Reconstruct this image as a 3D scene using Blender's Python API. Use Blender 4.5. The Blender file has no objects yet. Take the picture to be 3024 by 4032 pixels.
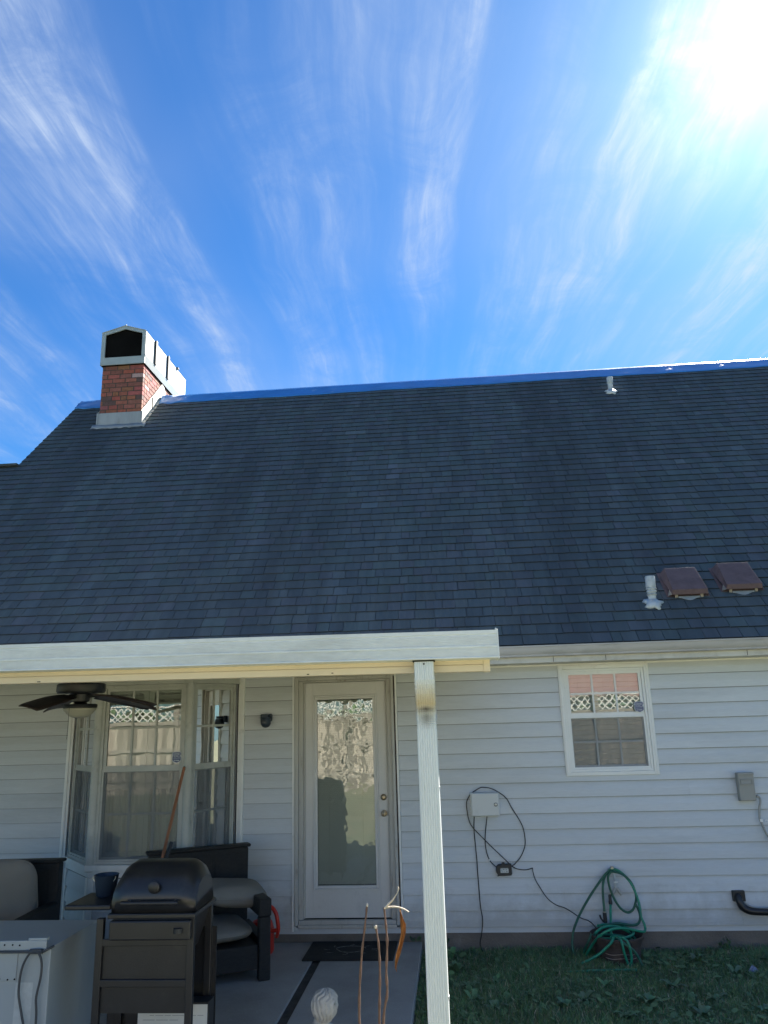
import bpy, math, random
import numpy as np
from mathutils import Vector, Matrix
random.seed(7)
rng = np.random.default_rng(7)
S = bpy.context.scene
COL = S.collection

# ------------------------------------------------------------------ camera
CAM = Vector((0.0, -7.414, 1.805))
yaw, pitch, roll = math.radians(4.5006), math.radians(14.9485), math.radians(-1.6636)
fw = Vector((-math.sin(yaw)*math.cos(pitch), math.cos(yaw)*math.cos(pitch), math.sin(pitch)))
r0 = Vector((math.cos(yaw), math.sin(yaw), 0)); u0 = r0.cross(fw)
rt = r0*math.cos(roll) + u0*math.sin(roll)
up = -r0*math.sin(roll) + u0*math.cos(roll)
cd = bpy.data.cameras.new('camera'); cam = bpy.data.objects.new('camera', cd); COL.objects.link(cam)
cam.matrix_world = Matrix(((rt.x, up.x, -fw.x, CAM.x), (rt.y, up.y, -fw.y, CAM.y), (rt.z, up.z, -fw.z, CAM.z), (0, 0, 0, 1)))
cd.sensor_fit = 'HORIZONTAL'; cd.sensor_width = 36; cd.lens = 36*3028/3024
cd.clip_start = 0.05; cd.clip_end = 3000
S.camera = cam

# ------------------------------------------------------------------ sky and sun
SUN_EL, SUN_AZ = math.radians(40.6), math.radians(28.5)     # azimuth measured from +Y towards +X
sund = Vector((math.sin(SUN_AZ)*math.cos(SUN_EL), math.cos(SUN_AZ)*math.cos(SUN_EL), math.sin(SUN_EL)))
W = bpy.data.worlds.new('World'); S.world = W; W.use_nodes = True
nt = W.node_tree; nt.nodes.clear()
def N(t, **k):
    n = nt.nodes.new(t)
    for a, b in k.items(): setattr(n, a, b)
    return n
def L(a, b): nt.links.new(a, b)
def M(op, a, b=None, c=None, clamp=False):
    n = N('ShaderNodeMath', operation=op, use_clamp=clamp)
    for i, v in enumerate((a, b, c)):
        if v is None: continue
        if isinstance(v, (int, float)): n.inputs[i].default_value = v
        else: L(v, n.inputs[i])
    return n.outputs[0]
sky = N('ShaderNodeTexSky', sky_type='NISHITA'); sky.sun_disc = False
sky.sun_elevation = SUN_EL; sky.sun_rotation = SUN_AZ; sky.air_density = 1.0; sky.dust_density = 0.3; sky.ozone_density = 3.0
tc = N('ShaderNodeTexCoord'); sep = N('ShaderNodeSeparateXYZ'); L(tc.outputs['Generated'], sep.inputs[0])
z = M('MAXIMUM', sep.outputs[2], 0.06)
ux, uy = M('DIVIDE', sep.outputs[0], z), M('DIVIDE', sep.outputs[1], z)
ca, sa = math.cos(-yaw), math.sin(-yaw)
uu = M('ADD', M('MULTIPLY', ux, ca), M('MULTIPLY', uy, -sa))
vv = M('ADD', M('MULTIPLY', ux, sa), M('MULTIPLY', uy, ca))
def noise(cx, cy, cz, scale, detail, rough, dist=0.0):
    c = N('ShaderNodeCombineXYZ')
    for i, v in enumerate((cx, cy, cz)):
        if isinstance(v, (int, float)): c.inputs[i].default_value = v
        else: L(v, c.inputs[i])
    n = N('ShaderNodeTexNoise'); n.inputs['Scale'].default_value = scale; n.inputs['Detail'].default_value = detail
    n.inputs['Roughness'].default_value = rough; n.inputs['Distortion'].default_value = dist
    L(c.outputs[0], n.inputs['Vector']); return n.outputs['Fac']
def sstep(v, a, b):
    n = N('ShaderNodeMapRange', interpolation_type='SMOOTHSTEP'); n.inputs['From Min'].default_value = a; n.inputs['From Max'].default_value = b
    L(v, n.inputs['Value']); return n.outputs['Result']
warp = M('MULTIPLY', M('SUBTRACT', noise(uu, vv, 3.1, 1.1, 3, .5), .5), .22)
wu = M('ADD', uu, warp)
streak = noise(M('MULTIPLY', wu, 7.6), M('MULTIPLY', vv, .50), 2.9, 1.0, 6, .52, 0)
fine = noise(M('MULTIPLY', wu, 19.), M('MULTIPLY', vv, 1.9), 5.2, 1.0, 7, .6, 0)
patch = noise(M('MULTIPLY', uu, 1.5), M('MULTIPLY', vv, .9), 11.9, 1.0, 3, .5)
s1 = sstep(streak, .36, .86)
s2 = M('MULTIPLY', sstep(fine, .45, .82), .8)
brk = noise(M('MULTIPLY', uu, 5.), M('MULTIPLY', vv, 3.2), 21.3, 1.0, 7, .68, .9)
hair = noise(M('MULTIPLY', wu, 42.), M('MULTIPLY', vv, 4.5), 2.2, 1.0, 5, .65, .6)
cl = M('MULTIPLY', M('ADD', s1, M('MULTIPLY', s2, s1)), M('MULTIPLY', sstep(patch, .12, .58), M('ADD', .25, M('MULTIPLY', sstep(brk, .30, .72), 1.1))))
cl = M('MULTIPLY', cl, M('ADD', .62, M('MULTIPLY', sstep(hair, .30, .72), .75)))
veil = M('ADD', .03, M('MULTIPLY', sstep(patch, .30, .75), .17))
cl = M('MINIMUM', M('ADD', M('MULTIPLY', cl, .54), veil), .75)
# forward scattering of thin cirrus round the sun
dp = N('ShaderNodeVectorMath', operation='DOT_PRODUCT'); nz = N('ShaderNodeVectorMath', operation='NORMALIZE')
L(tc.outputs['Generated'], nz.inputs[0]); L(nz.outputs[0], dp.inputs[0]); dp.inputs[1].default_value = sund
ang = M('ARCCOSINE', M('MINIMUM', dp.outputs['Value'], .99999))
g1 = M('MULTIPLY', M('EXPONENT', M('DIVIDE', ang, -.062)), 5.4)
gl = M('MULTIPLY', g1, M('ADD', .72, M('MULTIPLY', cl, 1.3)))
sat = N('ShaderNodeHueSaturation'); sat.inputs['Saturation'].default_value = 1.22; sat.inputs['Value'].default_value = 1.0; L(sky.outputs[0], sat.inputs['Color'])
tn = N('ShaderNodeVectorMath', operation='MULTIPLY'); L(sat.outputs[0], tn.inputs[0]); tn.inputs[1].default_value = (.225, .455, .61)
cc = N('ShaderNodeCombineXYZ'); 
for i, k in enumerate((2.3, 2.75, 3.5)): cc.inputs[i].default_value = k
mx = N('ShaderNodeMix', data_type='VECTOR'); L(cl, mx.inputs[0]); L(tn.outputs[0], mx.inputs[4]); L(cc.outputs[0], mx.inputs[5])
gc = N('ShaderNodeVectorMath', operation='SCALE'); gc.inputs[0].default_value = (1.0, 1.0, 1.02); L(gl, gc.inputs['Scale'])
ad = N('ShaderNodeVectorMath', operation='ADD'); L(mx.outputs[1], ad.inputs[0]); L(gc.outputs[0], ad.inputs[1])
bg = N('ShaderNodeBackground'); bg.inputs['Strength'].default_value = 0.05; L(ad.outputs[0], bg.inputs['Color'])
wo = N('ShaderNodeOutputWorld'); L(bg.outputs[0], wo.inputs['Surface'])
sl = bpy.data.lights.new('sun', 'SUN'); sl.energy = 5.0; sl.angle = math.radians(.53); sl.color = (1.0, .95, .87)
so = bpy.data.objects.new('sun', sl); COL.objects.link(so); so.rotation_euler = (-sund).to_track_quat('-Z', 'Y').to_euler(); so.location = (6, 10, 14)
S.view_settings.view_transform = 'Standard'; S.view_settings.look = 'None'; S.view_settings.exposure = 2.5; S.view_settings.gamma = 1.0
S.view_settings.use_curve_mapping = False
S.cycles.max_bounces = 8; S.cycles.transparent_max_bounces = 16; S.cycles.caustics_reflective = False

# ------------------------------------------------------------------ helpers
ROOT = {}
def off(o):
    while o is not None:
        if o.name in ROOT: return ROOT[o.name]
        o = o.parent
    return Vector((0, 0, 0))
def tag(o, label=None, cat=None, group=None, kind=None):
    if label: o['label'] = label
    if cat: o['category'] = cat
    if group: o['group'] = group
    if kind: o['kind'] = kind
    return o
def thing(name, label, cat, loc=(0, 0, 0), group=None):
    o = bpy.data.objects.new(name, None); COL.objects.link(o); o.location = loc; o.empty_display_size = .1
    ROOT[o.name] = Vector(loc); return tag(o, label, cat, group)
class MB:
    def __init__(s): s.v = []; s.f = []; s.c = None
    def add(s, vs, fs):
        n = len(s.v); s.v += [tuple(map(float, p)) for p in vs]; s.f += [tuple(i+n for i in f) for f in fs]; return s
    def box(s, x0, x1, y0, y1, z0, z1):
        v = [(x, y, zz) for zz in (z0, z1) for y in (y0, y1) for x in (x0, x1)]
        return s.add(v, [(0, 2, 3, 1), (4, 5, 7, 6), (0, 1, 5, 4), (2, 6, 7, 3), (0, 4, 6, 2), (1, 3, 7, 5)])
    def fbox(s, o, u, n, a0, a1, b0, b1, z0, z1):      # box along unit vectors u (width) and n (outwards)
        o, u, n = Vector(o), Vector(u), Vector(n); v = []
        for zz in (z0, z1):
            for b in (b0, b1):
                for a in (a0, a1): v.append(o + u*a + n*b + Vector((0, 0, zz)))
        return s.add(v, [(0, 2, 3, 1), (4, 5, 7, 6), (0, 1, 5, 4), (2, 6, 7, 3), (0, 4, 6, 2), (1, 3, 7, 5)])
    def prism(s, poly, x0, x1):                          # poly in (y, z), extruded along x
        n = len(poly); v = [(x0, p[0], p[1]) for p in poly] + [(x1, p[0], p[1]) for p in poly]
        f = [tuple(range(n))[::-1], tuple(range(n, 2*n))] + [(i, (i+1) % n, n+(i+1) % n, n+i) for i in range(n)]
        return s.add(v, f)
    def tube(s, pts, r, seg=8, cap=True, smooth=0):
        pts = [Vector(p) for p in pts]
        if smooth: pts = spline(pts, smooth)
        n = len(pts); rr = r if hasattr(r, '__len__') else [r]*n
        if len(rr) != n: rr = list(np.interp(np.linspace(0, 1, n), np.linspace(0, 1, len(rr)), rr))
        ref = None; vs = []
        for i, p in enumerate(pts):
            t = (pts[min(i+1, n-1)] - pts[max(i-1, 0)]).normalized()
            if ref is None: ref = t.orthogonal().normalized()
            ref = (ref - t*ref.dot(t)); ref = ref.normalized() if ref.length > 1e-6 else t.orthogonal().normalized()
            b = t.cross(ref)
            for k in range(seg):
                a = 2*math.pi*k/seg; vs.append(p + (ref*math.cos(a) + b*math.sin(a))*rr[i])
        fs = [(i*seg+k, i*seg+(k+1) % seg, (i+1)*seg+(k+1) % seg, (i+1)*seg+k) for i in range(n-1) for k in range(seg)]
        if cap: fs += [tuple(range(seg))[::-1], tuple(range((n-1)*seg, n*seg))]
        return s.add(vs, fs)
    def lathe(s, prof, c=(0, 0, 0), seg=32, sx=1, sy=1, wob=None):
        c = Vector(c); vs = []
        for j, (r, zz) in enumerate(prof):
            for k in range(seg):
                a = 2*math.pi*k/seg; q = r*(1 + (wob(a, j) if wob else 0)); vs.append(c + Vector((q*sx*math.cos(a), q*sy*math.sin(a), zz)))
        n = len(prof)
        fs = [(i*seg+k, i*seg+(k+1) % seg, (i+1)*seg+(k+1) % seg, (i+1)*seg+k) for i in range(n-1) for k in range(seg)]
        if prof[0][0] > 1e-5: fs.append(tuple(range(seg))[::-1])
        if prof[-1][0] > 1e-5: fs.append(tuple(range((n-1)*seg, n*seg)))
        return s.add(vs, fs)
    def grid(s, P):                                      # P[i][j] points
        a, b = len(P), len(P[0]); vs = [p for row in P for p in row]
        return s.add(vs, [(i*b+j, i*b+j+1, (i+1)*b+j+1, (i+1)*b+j) for i in range(a-1) for j in range(b-1)])
    def build(s, name, mat, parent=None, bevel=0, smooth=False, sub=0, thick=0, label=None, cat=None, group=None, kind=None, wn=False):
        me = bpy.data.meshes.new(name); of = off(parent) if parent else Vector((0, 0, 0))
        vs = [(x-of.x, y-of.y, q-of.z) for x, y, q in s.v] if parent else s.v
        me.from_pydata(vs, [], s.f); me.materials.append(mat)
        if s.c is not None:
            at = me.color_attributes.new('tone', 'FLOAT_COLOR', 'CORNER'); arr = np.ones((len(me.loops), 4), 'f')
            li = 0
            for f, c in zip(s.f, s.c):
                arr[li:li+len(f), :3] = c; li += len(f)
            at.data.foreach_set('color', arr.ravel())
        me.validate(); me.update()
        if smooth:
            me.polygons.foreach_set('use_smooth', [True]*len(me.polygons)); me.set_sharp_from_angle(angle=math.radians(smooth if smooth is not True else 40))
        o = bpy.data.objects.new(name, me); COL.objects.link(o)
        if parent: o.parent = parent
        if thick: m = o.modifiers.new('solid', 'SOLIDIFY'); m.thickness = thick; m.offset = 0
        if sub: m = o.modifiers.new('sub', 'SUBSURF'); m.levels = m.render_levels = sub
        if bevel: m = o.modifiers.new('bevel', 'BEVEL'); m.width = bevel; m.segments = 2; m.limit_method = 'ANGLE'; m.angle_limit = math.radians(35)
        return tag(o, label, cat, group, kind)
def spline(pts, k):
    out = []
    for i in range(len(pts)-1):
        p0, p1, p2, p3 = pts[max(i-1, 0)], pts[i], pts[i+1], pts[min(i+2, len(pts)-1)]
        for j in range(k):
            t = j/k; out.append(.5*((2*p1) + (p2-p0)*t + (2*p0-5*p1+4*p2-p3)*t*t + (3*p1-p0-3*p2+p3)*t**3))
    return out + [pts[-1]]

# ------------------------------------------------------------------ materials
def mat(name, col, rough=.6, var=.12, scale=3., detail=4, metal=0, bump=0, bscale=60, spec=.5, stretch=(1, 1, 1), dirt=None, attr=False, trans=0, fine=0, fscale=200, sheen=0):
    m = bpy.data.materials.new(name); m.use_nodes = True; t = m.node_tree; b = t.nodes['Principled BSDF']
    geo = t.nodes.new('ShaderNodeNewGeometry'); mp = t.nodes.new('ShaderNodeMapping'); mp.inputs['Scale'].default_value = stretch
    t.links.new(geo.outputs['Position'], mp.inputs['Vector'])
    def nz(sc, de, ro=.55):
        n = t.nodes.new('ShaderNodeTexNoise'); n.inputs['Scale'].default_value = sc; n.inputs['Detail'].default_value = de; n.inputs['Roughness'].default_value = ro
        t.links.new(mp.outputs[0], n.inputs['Vector']); return n.outputs['Fac']
    def mul(cin, fac_out, lo, hi, a=.3, b_=.7):
        r = t.nodes.new('ShaderNodeMapRange'); r.inputs['From Min'].default_value = a; r.inputs['From Max'].default_value = b_
        r.inputs['To Min'].default_value = lo; r.inputs['To Max'].default_value = hi; t.links.new(fac_out, r.inputs['Value'])
        v = t.nodes.new('ShaderNodeVectorMath'); v.operation = 'SCALE'; t.links.new(cin, v.inputs[0]); t.links.new(r.outputs[0], v.inputs['Scale']); return v.outputs[0]
    rgb = t.nodes.new('ShaderNodeRGB'); rgb.outputs[0].default_value = (*col, 1); c = rgb.outputs[0]
    if attr:
        a = t.nodes.new('ShaderNodeVertexColor'); a.layer_name = 'tone'; v = t.nodes.new('ShaderNodeVectorMath'); v.operation = 'MULTIPLY'
        t.links.new(c, v.inputs[0]); t.links.new(a.outputs['Color'], v.inputs[1]); c = v.outputs[0]
    if var: c = mul(c, nz(scale, detail), 1-var, 1+var)
    if fine: c = mul(c, nz(fscale, 3, .7), 1-fine, 1+fine)
    if dirt:                                             # (colour, scale, lo, hi, amount)
        dc, ds, lo, hi, am = dirt
        r = t.nodes.new('ShaderNodeMapRange'); r.inputs['From Min'].default_value = lo; r.inputs['From Max'].default_value = hi; r.inputs['To Max'].default_value = am
        t.links.new(nz(ds, 6, .65), r.inputs['Value']); x = t.nodes.new('ShaderNodeMix'); x.data_type = 'RGBA'
        t.links.new(r.outputs[0], x.inputs[0]); t.links.new(c, x.inputs[6]); x.inputs[7].default_value = (*dc, 1); c = x.outputs[2]
    t.links.new(c, b.inputs['Base Color']); b.inputs['Roughness'].default_value = rough; b.inputs['Metallic'].default_value = metal
    b.inputs['Specular IOR Level'].default_value = spec
    if trans: b.inputs['Subsurface Weight'].default_value = 0
    if bump:
        bp = t.nodes.new('ShaderNodeBump'); bp.inputs['Strength'].default_value = bump; bp.inputs['Distance'].default_value = .01
        t.links.new(nz(bscale, 4, .6), bp.inputs['Height']); t.links.new(bp.outputs[0], b.inputs['Normal'])
    return m
vinyl = mat('vinyl_siding', (.62, .645, .665), .5, .06, 1.3, bump=.12, bscale=35, stretch=(.15, 1, 1.4), dirt=((.20, .19, .165), 1.3, .50, .80, .55), fine=.04, fscale=90)
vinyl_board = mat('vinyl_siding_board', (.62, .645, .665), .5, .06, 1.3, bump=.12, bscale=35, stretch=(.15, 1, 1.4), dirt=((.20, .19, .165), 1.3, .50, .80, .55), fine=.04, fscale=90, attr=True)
trimw = mat('white_vinyl_trim', (.82, .82, .79), .42, .05, 4, dirt=((.25, .22, .18), 9, .6, .85, .5))
frame_old = mat('aged_window_frame', (.50, .50, .46), .5, .1, 6, dirt=((.15, .13, .1), 14, .55, .8, .5))
dooredge = mat('weathered_door_frame', (.50, .48, .44), .6, .12, 5, stretch=(1, 1, .15), dirt=((.16, .10, .06), 26, .56, .74, .7), bump=.2, bscale=80)
doorpaint = mat('door_paint', (.66, .64, .61), .45, .05, 2, dirt=((.24, .22, .2), 3, .62, .85, .4), fine=.04, fscale=120)
beige = mat('beige_aluminium_beam', (.74, .62, .45), .4, .06, 4, dirt=((.2, .12, .06), 22, .7, .78, .7))
alu = mat('white_painted_aluminium', (.76, .78, .76), .38, .05, 3, stretch=(.3, 1, 1), dirt=((.38, .37, .32), 5, .5, .85, .6), fine=.05, fscale=60)
pan_under = mat('dull_roof_pan', (.34, .35, .34), .5, .08, 3, dirt=((.2, .19, .17), 5, .5, .8, .6))
gutterm = mat('grey_gutter_paint', (.44, .42, .40), .5, .1, 2.5, stretch=(.4, 1, 1), dirt=((.13, .12, .11), 7, .5, .8, .5))
soffitm = mat('soffit_paint', (.60, .58, .53), .55, .08, 3, dirt=((.25, .21, .15), 5, .5, .8, .55))
concrete = mat('patio_concrete', (.33, .32, .30), .85, .12, 2.2, 6, bump=.3, bscale=50, dirt=((.20, .19, .17), 1.7, .48, .75, .6), fine=.12, fscale=120)
found = mat('foundation_concrete', (.17, .145, .12), .9, .2, 3, 6, bump=.5, bscale=40, dirt=((.32, .30, .27), 5, .6, .8, .5), fine=.1, fscale=90)
darkgap = mat('dark_gap', (.008, .008, .008), .95, .2, spec=0)
soil = mat('lawn_soil', (.10, .115, .06), .95, .35, 6, 6, bump=.5, bscale=30, dirt=((.15, .145, .085), .9, .4, .62, .95))
black = mat('black_powder_coat', (.018, .018, .02), .38, .15, 6, dirt=((.06, .055, .05), 9, .6, .8, .5), bump=.08, bscale=160)
blacklid = mat('black_enamel', (.02, .02, .022), .28, .1, 5, dirt=((.07, .07, .065), 7, .55, .8, .4))
blackp = mat('black_plastic', (.022, .023, .025), .5, .1, 8)
wicker = mat('black_wicker', (.022, .02, .019), .5, .3, 30, bump=.9, bscale=110, stretch=(1, 1, 2.5))
cushionm = mat('beige_cushion_fabric', (.24, .22, .19), .9, .08, 3, bump=.3, bscale=260, fine=.06, fscale=300)
metalw = mat('white_enamel_steel', (.38, .41, .41), .45, .05, 3, dirt=((.30, .27, .22), 4, .56, .82, .45))
galv = mat('galvanised_cap_steel', (.36, .385, .385), .55, .07, 3.5, stretch=(1, 1, .5), dirt=((.30, .31, .31), 5, .5, .8, .4))
flash = mat('lead_flashing', (.26, .28, .29), .5, .16, 7, stretch=(1, 1, .25), dirt=((.13, .11, .08), 8, .56, .8, .5), bump=.15, bscale=25)
mortar = mat('mortar', (.065, .056, .05), .95, .2, 20, bump=.4, bscale=150)
brickm = mat('clay_brick', (.25, .085, .062), .9, .20, 24, 5, bump=.4, bscale=130, attr=True, fine=.14, fscale=260, dirt=((.09, .05, .04), 26, .58, .78, .5))
ventm = mat('vent_pipe_metal', (.46, .50, .51), .45, .15, 16, dirt=((.22, .22, .21), 22, .55, .75, .6))
redm = mat('oxide_red_vent', (.125, .082, .082), .8, .15, 9, dirt=((.075, .045, .04), 15, .5, .75, .6))
boxgrey = mat('grey_utility_box', (.33, .33, .31), .5, .06, 6, dirt=((.18, .17, .15), 12, .6, .8, .4))
boxlight = mat('light_grey_box', (.62, .64, .64), .4, .03, 3, dirt=((.4, .4, .38), 6, .6, .85, .4))
steel = mat('worn_steel', (.5, .5, .48), .3, .1, 20, metal=1)
brass = mat('dull_brass', (.30, .25, .17), .38, .2, 30, metal=1)
wood = mat('reddish_wood_handle', (.30, .12, .055), .6, .18, 12, stretch=(1, 1, .2), bump=.1)
redp = mat('red_plastic', (.55, .035, .02), .4, .08, 8)
bluedark = mat('dark_blue_plastic', (.02, .035, .06), .45, .1, 6)
matm = mat('rubber_door_mat', (.014, .014, .013), .85, .3, 14, bump=.6, bscale=160, dirt=((.10, .095, .08), 12, .63, .74, .5))
stonem = mat('cast_stone', (.42, .41, .38), .85, .1, 14, bump=.35, bscale=120, dirt=((.20, .20, .18), 16, .52, .8, .5))
hosem = mat('green_garden_hose', (.014, .22, .13), .35, .15, 8, dirt=((.05, .07, .045), 13, .55, .78, .55))
hosedk = mat('dark_green_hose', (.016, .11, .07), .45, .2, 9, dirt=((.06, .06, .045), 15, .5, .78, .6))
cable = mat('black_cable', (.012, .012, .014), .5, .1)
clay = mat('brown_planter_clay', (.062, .045, .038), .8, .25, 12, bump=.3, dirt=((.2, .17, .14), 15, .6, .8, .5))
stem = mat('dry_brown_stem', (.17, .095, .065), .8, .25, 60, bump=.3, bscale=200)
leafdry = mat('dry_curled_leaf', (.34, .15, .05), .8, .35, 60)
_t = leafdry.node_tree; _o = [n for n in _t.nodes if n.type == 'OUTPUT_MATERIAL'][0]; _tl = _t.nodes.new('ShaderNodeBsdfTranslucent'); _tl.inputs[0].default_value = (.34, .19, .08, 1); _mx = _t.nodes.new('ShaderNodeMixShader'); _mx.inputs[0].default_value = .28
_t.links.new(_t.nodes['Principled BSDF'].outputs[0], _mx.inputs[1]); _t.links.new(_tl.outputs[0], _mx.inputs[2]); _t.links.new(_mx.outputs[0], _o.inputs[0])
blindm = mat('pvc_blind', (.75, .75, .70), .5, .04, 4)
shut = mat('shutter_paint', (.72, .71, .66), .5, .04, 3)
curtain = mat('sheer_curtain', (.80, .77, .70), .9, .22, 5, stretch=(5, 5, .25), bump=.2, bscale=8)
dark = mat('dark_room', (.02, .02, .022), .9, 0)
roomm = mat('room_wall', (.10, .10, .10), .9, 0)
paper = mat('printed_label_paper', (.62, .62, .58), .6, .04, 4)
ink = mat('label_ink', (.08, .08, .09), .7, 0)
stick_blue = mat('sticker_blue', (.012, .03, .13), .4, .04); stick_white = mat('sticker_white', (.72, .74, .76), .4, 0)
fencem = mat('weathered_fence_wood', (.31, .28, .23), .85, .25, 3, stretch=(6, 6, .6), attr=True, bump=.3, bscale=30)
lattm = mat('white_lattice', (.72, .70, .64), .6, .05)
pinkroof = mat('neighbour_roof_clay', (.30, .17, .15), .9, .15, 6)
neigh = mat('neighbour_wall', (.35, .32, .28), .9, .1)
bladem = mat('grass_blade', (.15, .25, .115), .6, .3, 4, attr=True)
weedm = mat('weed_leaf', (.11, .20, .10), .6, .25, 9, attr=True, bump=.2, bscale=90)
fanwood = mat('dark_fan_blade', (.035, .022, .018), .45, .3, 10, stretch=(1, 6, 1))
fanmetal = mat('dark_bronze', (.012, .013, .016), .4, .1)
fanbowl = mat('frosted_glass_bowl', (.40, .38, .31), .4, .04)
paved = mat('pale_gravel', (.42, .38, .3), .9, .2)
def splash(m):                                           # brown-green splash stains on the lowest boards
    t = m.node_tree; b = t.nodes['Principled BSDF']; src = b.inputs['Base Color'].links[0].from_socket
    g = t.nodes.new('ShaderNodeNewGeometry'); s_ = t.nodes.new('ShaderNodeSeparateXYZ'); t.links.new(g.outputs['Position'], s_.inputs[0])
    n = t.nodes.new('ShaderNodeTexNoise'); n.inputs['Scale'].default_value = 5; n.inputs['Detail'].default_value = 7; n.inputs['Roughness'].default_value = .7; t.links.new(g.outputs['Position'], n.inputs['Vector'])
    a = t.nodes.new('ShaderNodeMath'); a.operation = 'MULTIPLY_ADD'; t.links.new(n.outputs[0], a.inputs[0]); a.inputs[1].default_value = -.7; t.links.new(s_.outputs[2], a.inputs[2])
    r = t.nodes.new('ShaderNodeMapRange'); r.inputs['From Min'].default_value = -.30; r.inputs['From Max'].default_value = -.02; r.inputs['To Min'].default_value = .42; r.inputs['To Max'].default_value = 0; t.links.new(a.outputs[0], r.inputs['Value'])
    x = t.nodes.new('ShaderNodeMix'); x.data_type = 'RGBA'; t.links.new(r.outputs[0], x.inputs[0]); t.links.new(src, x.inputs[6]); x.inputs[7].default_value = (.22, .21, .17, 1); t.links.new(x.outputs[2], b.inputs['Base Color'])
splash(vinyl_board)
# roof shingles: black algae streaks run down the slope, pale metal wash under the vents
shing = mat('asphalt_shingle', (.080, .099, .106), .93, .14, 5, 4, spec=.25, stretch=(1.5, .14, .14), attr=True, fine=.22, fscale=420, dirt=((.036, .045, .054), .95, .47, .72, .62))
t = shing.node_tree; mpn = [n for n in t.nodes if n.type == 'MAPPING'][0]
for n in list(t.nodes):                                   # fine grain must not be stretched
    if n.type == 'TEX_NOISE' and n.inputs['Scale'].default_value > 300:
        for l in list(n.inputs['Vector'].links): t.links.remove(l)
        t.links.new([g for g in t.nodes if g.type == 'NEW_GEOMETRY'][0].outputs['Position'], n.inputs['Vector'])
# blue tarp
tarp = mat('blue_polyethylene_tarp', (.012, .17, .50), .34, .12, 3, spec=1.0, bump=.18, bscale=14, dirt=((.30, .42, .62), 5, .64, .78, .5))
# glass: reflecting and see-through, with the slight waviness of old panes
def glass(name, wav, wscale, tint=(.92, .95, .93), ior=1.5, gain=1.6):
    m = bpy.data.materials.new(name); m.use_nodes = True; t = m.node_tree; t.nodes.clear()
    o = t.nodes.new('ShaderNodeOutputMaterial'); g = t.nodes.new('ShaderNodeBsdfGlossy'); g.inputs['Roughness'].default_value = 0.0
    tr = t.nodes.new('ShaderNodeBsdfTransparent'); tr.inputs[0].default_value = (*tint, 1)
    fr = t.nodes.new('ShaderNodeFresnel'); fr.inputs[0].default_value = ior
    mu = t.nodes.new('ShaderNodeMath'); mu.operation = 'MULTIPLY'; mu.use_clamp = True; mu.inputs[1].default_value = gain; t.links.new(fr.outputs[0], mu.inputs[0])
    geo = t.nodes.new('ShaderNodeNewGeometry'); n = t.nodes.new('ShaderNodeTexNoise'); n.inputs['Scale'].default_value = wscale; n.inputs['Detail'].default_value = 1
    t.links.new(geo.outputs['Position'], n.inputs['Vector'])
    b = t.nodes.new('ShaderNodeBump'); b.inputs['Strength'].default_value = 1; b.inputs['Distance'].default_value = wav; t.links.new(n.outputs[0], b.inputs['Height'])
    t.links.new(b.outputs[0], g.inputs['Normal'])
    mx = t.nodes.new('ShaderNodeMixShader'); t.links.new(mu.outputs[0], mx.inputs[0]); t.links.new(tr.outputs[0], mx.inputs[1]); t.links.new(g.outputs[0], mx.inputs[2])
    t.links.new(mx.outputs[0], o.inputs[0]); return m
gl_door = glass('door_glass', .0006, 12, gain=2.6)
gl_win = glass('window_glass', .0004, 5, gain=2.0)
def screen_mat():
    m = bpy.data.materials.new('insect_screen'); m.use_nodes = True; t = m.node_tree; t.nodes.clear()
    o = t.nodes.new('ShaderNodeOutputMaterial'); d = t.nodes.new('ShaderNodeBsdfDiffuse'); d.inputs[0].default_value = (.24, .255, .27, 1)
    tr = t.nodes.new('ShaderNodeBsdfTransparent'); mx = t.nodes.new('ShaderNodeMixShader'); mx.inputs[0].default_value = .27
    t.links.new(tr.outputs[0], mx.inputs[1]); t.links.new(d.outputs[0], mx.inputs[2]); t.links.new(mx.outputs[0], o.inputs[0]); return m
screenm = screen_mat()

# ------------------------------------------------------------------ ground
GZ, FZ = -.17, -.085
tag(MB().add([(-80, -90, GZ), (80, -90, GZ), (80, 60, GZ), (-80, 60, GZ)], [(0, 1, 2, 3)]).build('lawn', soil), kind='structure')
pt = bpy.data.objects.new('patio', None); COL.objects.link(pt); pt['kind'] = 'structure'; ROOT['patio'] = Vector((0, 0, 0))
MB().box(-1.165, -.36, -4.1, -.003, -.30, FZ).build('slab', concrete, pt, bevel=.006)
MB().box(-8.5, -1.235, -4.1, -.003, -.30, FZ).build('slab', concrete, pt, bevel=.006)
MB().box(-1.236, -1.164, -4.1, -.003, -.30, FZ-.016).build('joint', mat('joint_filler', (.055, .05, .045), .95, .4, 12, bump=.4, bscale=40), pt)

# ------------------------------------------------------------------ house
SQ = math.sqrt(.5)
RY0, RZ0, RIDY, RIDZ = -.37, 2.39, 4.45, 7.21
def RP(x, t, h=0):                                         # point on the front slope, t metres up from the eave, h above it
    return (x, RY0 + t*SQ - h*SQ, RZ0 + t*SQ + h*SQ)
house = thing('house', 'single-storey house with grey vinyl siding and a tall dark shingle roof behind the patio', 'house', (0, 2, GZ))
wm = MB()
for x0, x1 in ((-11, -3.6), (-2.05, -1.47), (-.55, 1.02), (1.78, 8)): wm.box(x0, x1, .004, .13, -.02, 2.42)
wm.box(-1.47, -.55, .004, .13, 2.165, 2.42); wm.box(-1.47, -.55, .004, .13, -.02, .03)
wm.box(1.02, 1.78, .004, .13, -.02, 1.27).box(1.02, 1.78, .004, .13, 2.195, 2.42)
wm.box(-3.6, -2.05, .004, .13, 2.165, 2.42).box(-3.6, -2.05, .004, .13, -.02, .62)
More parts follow.
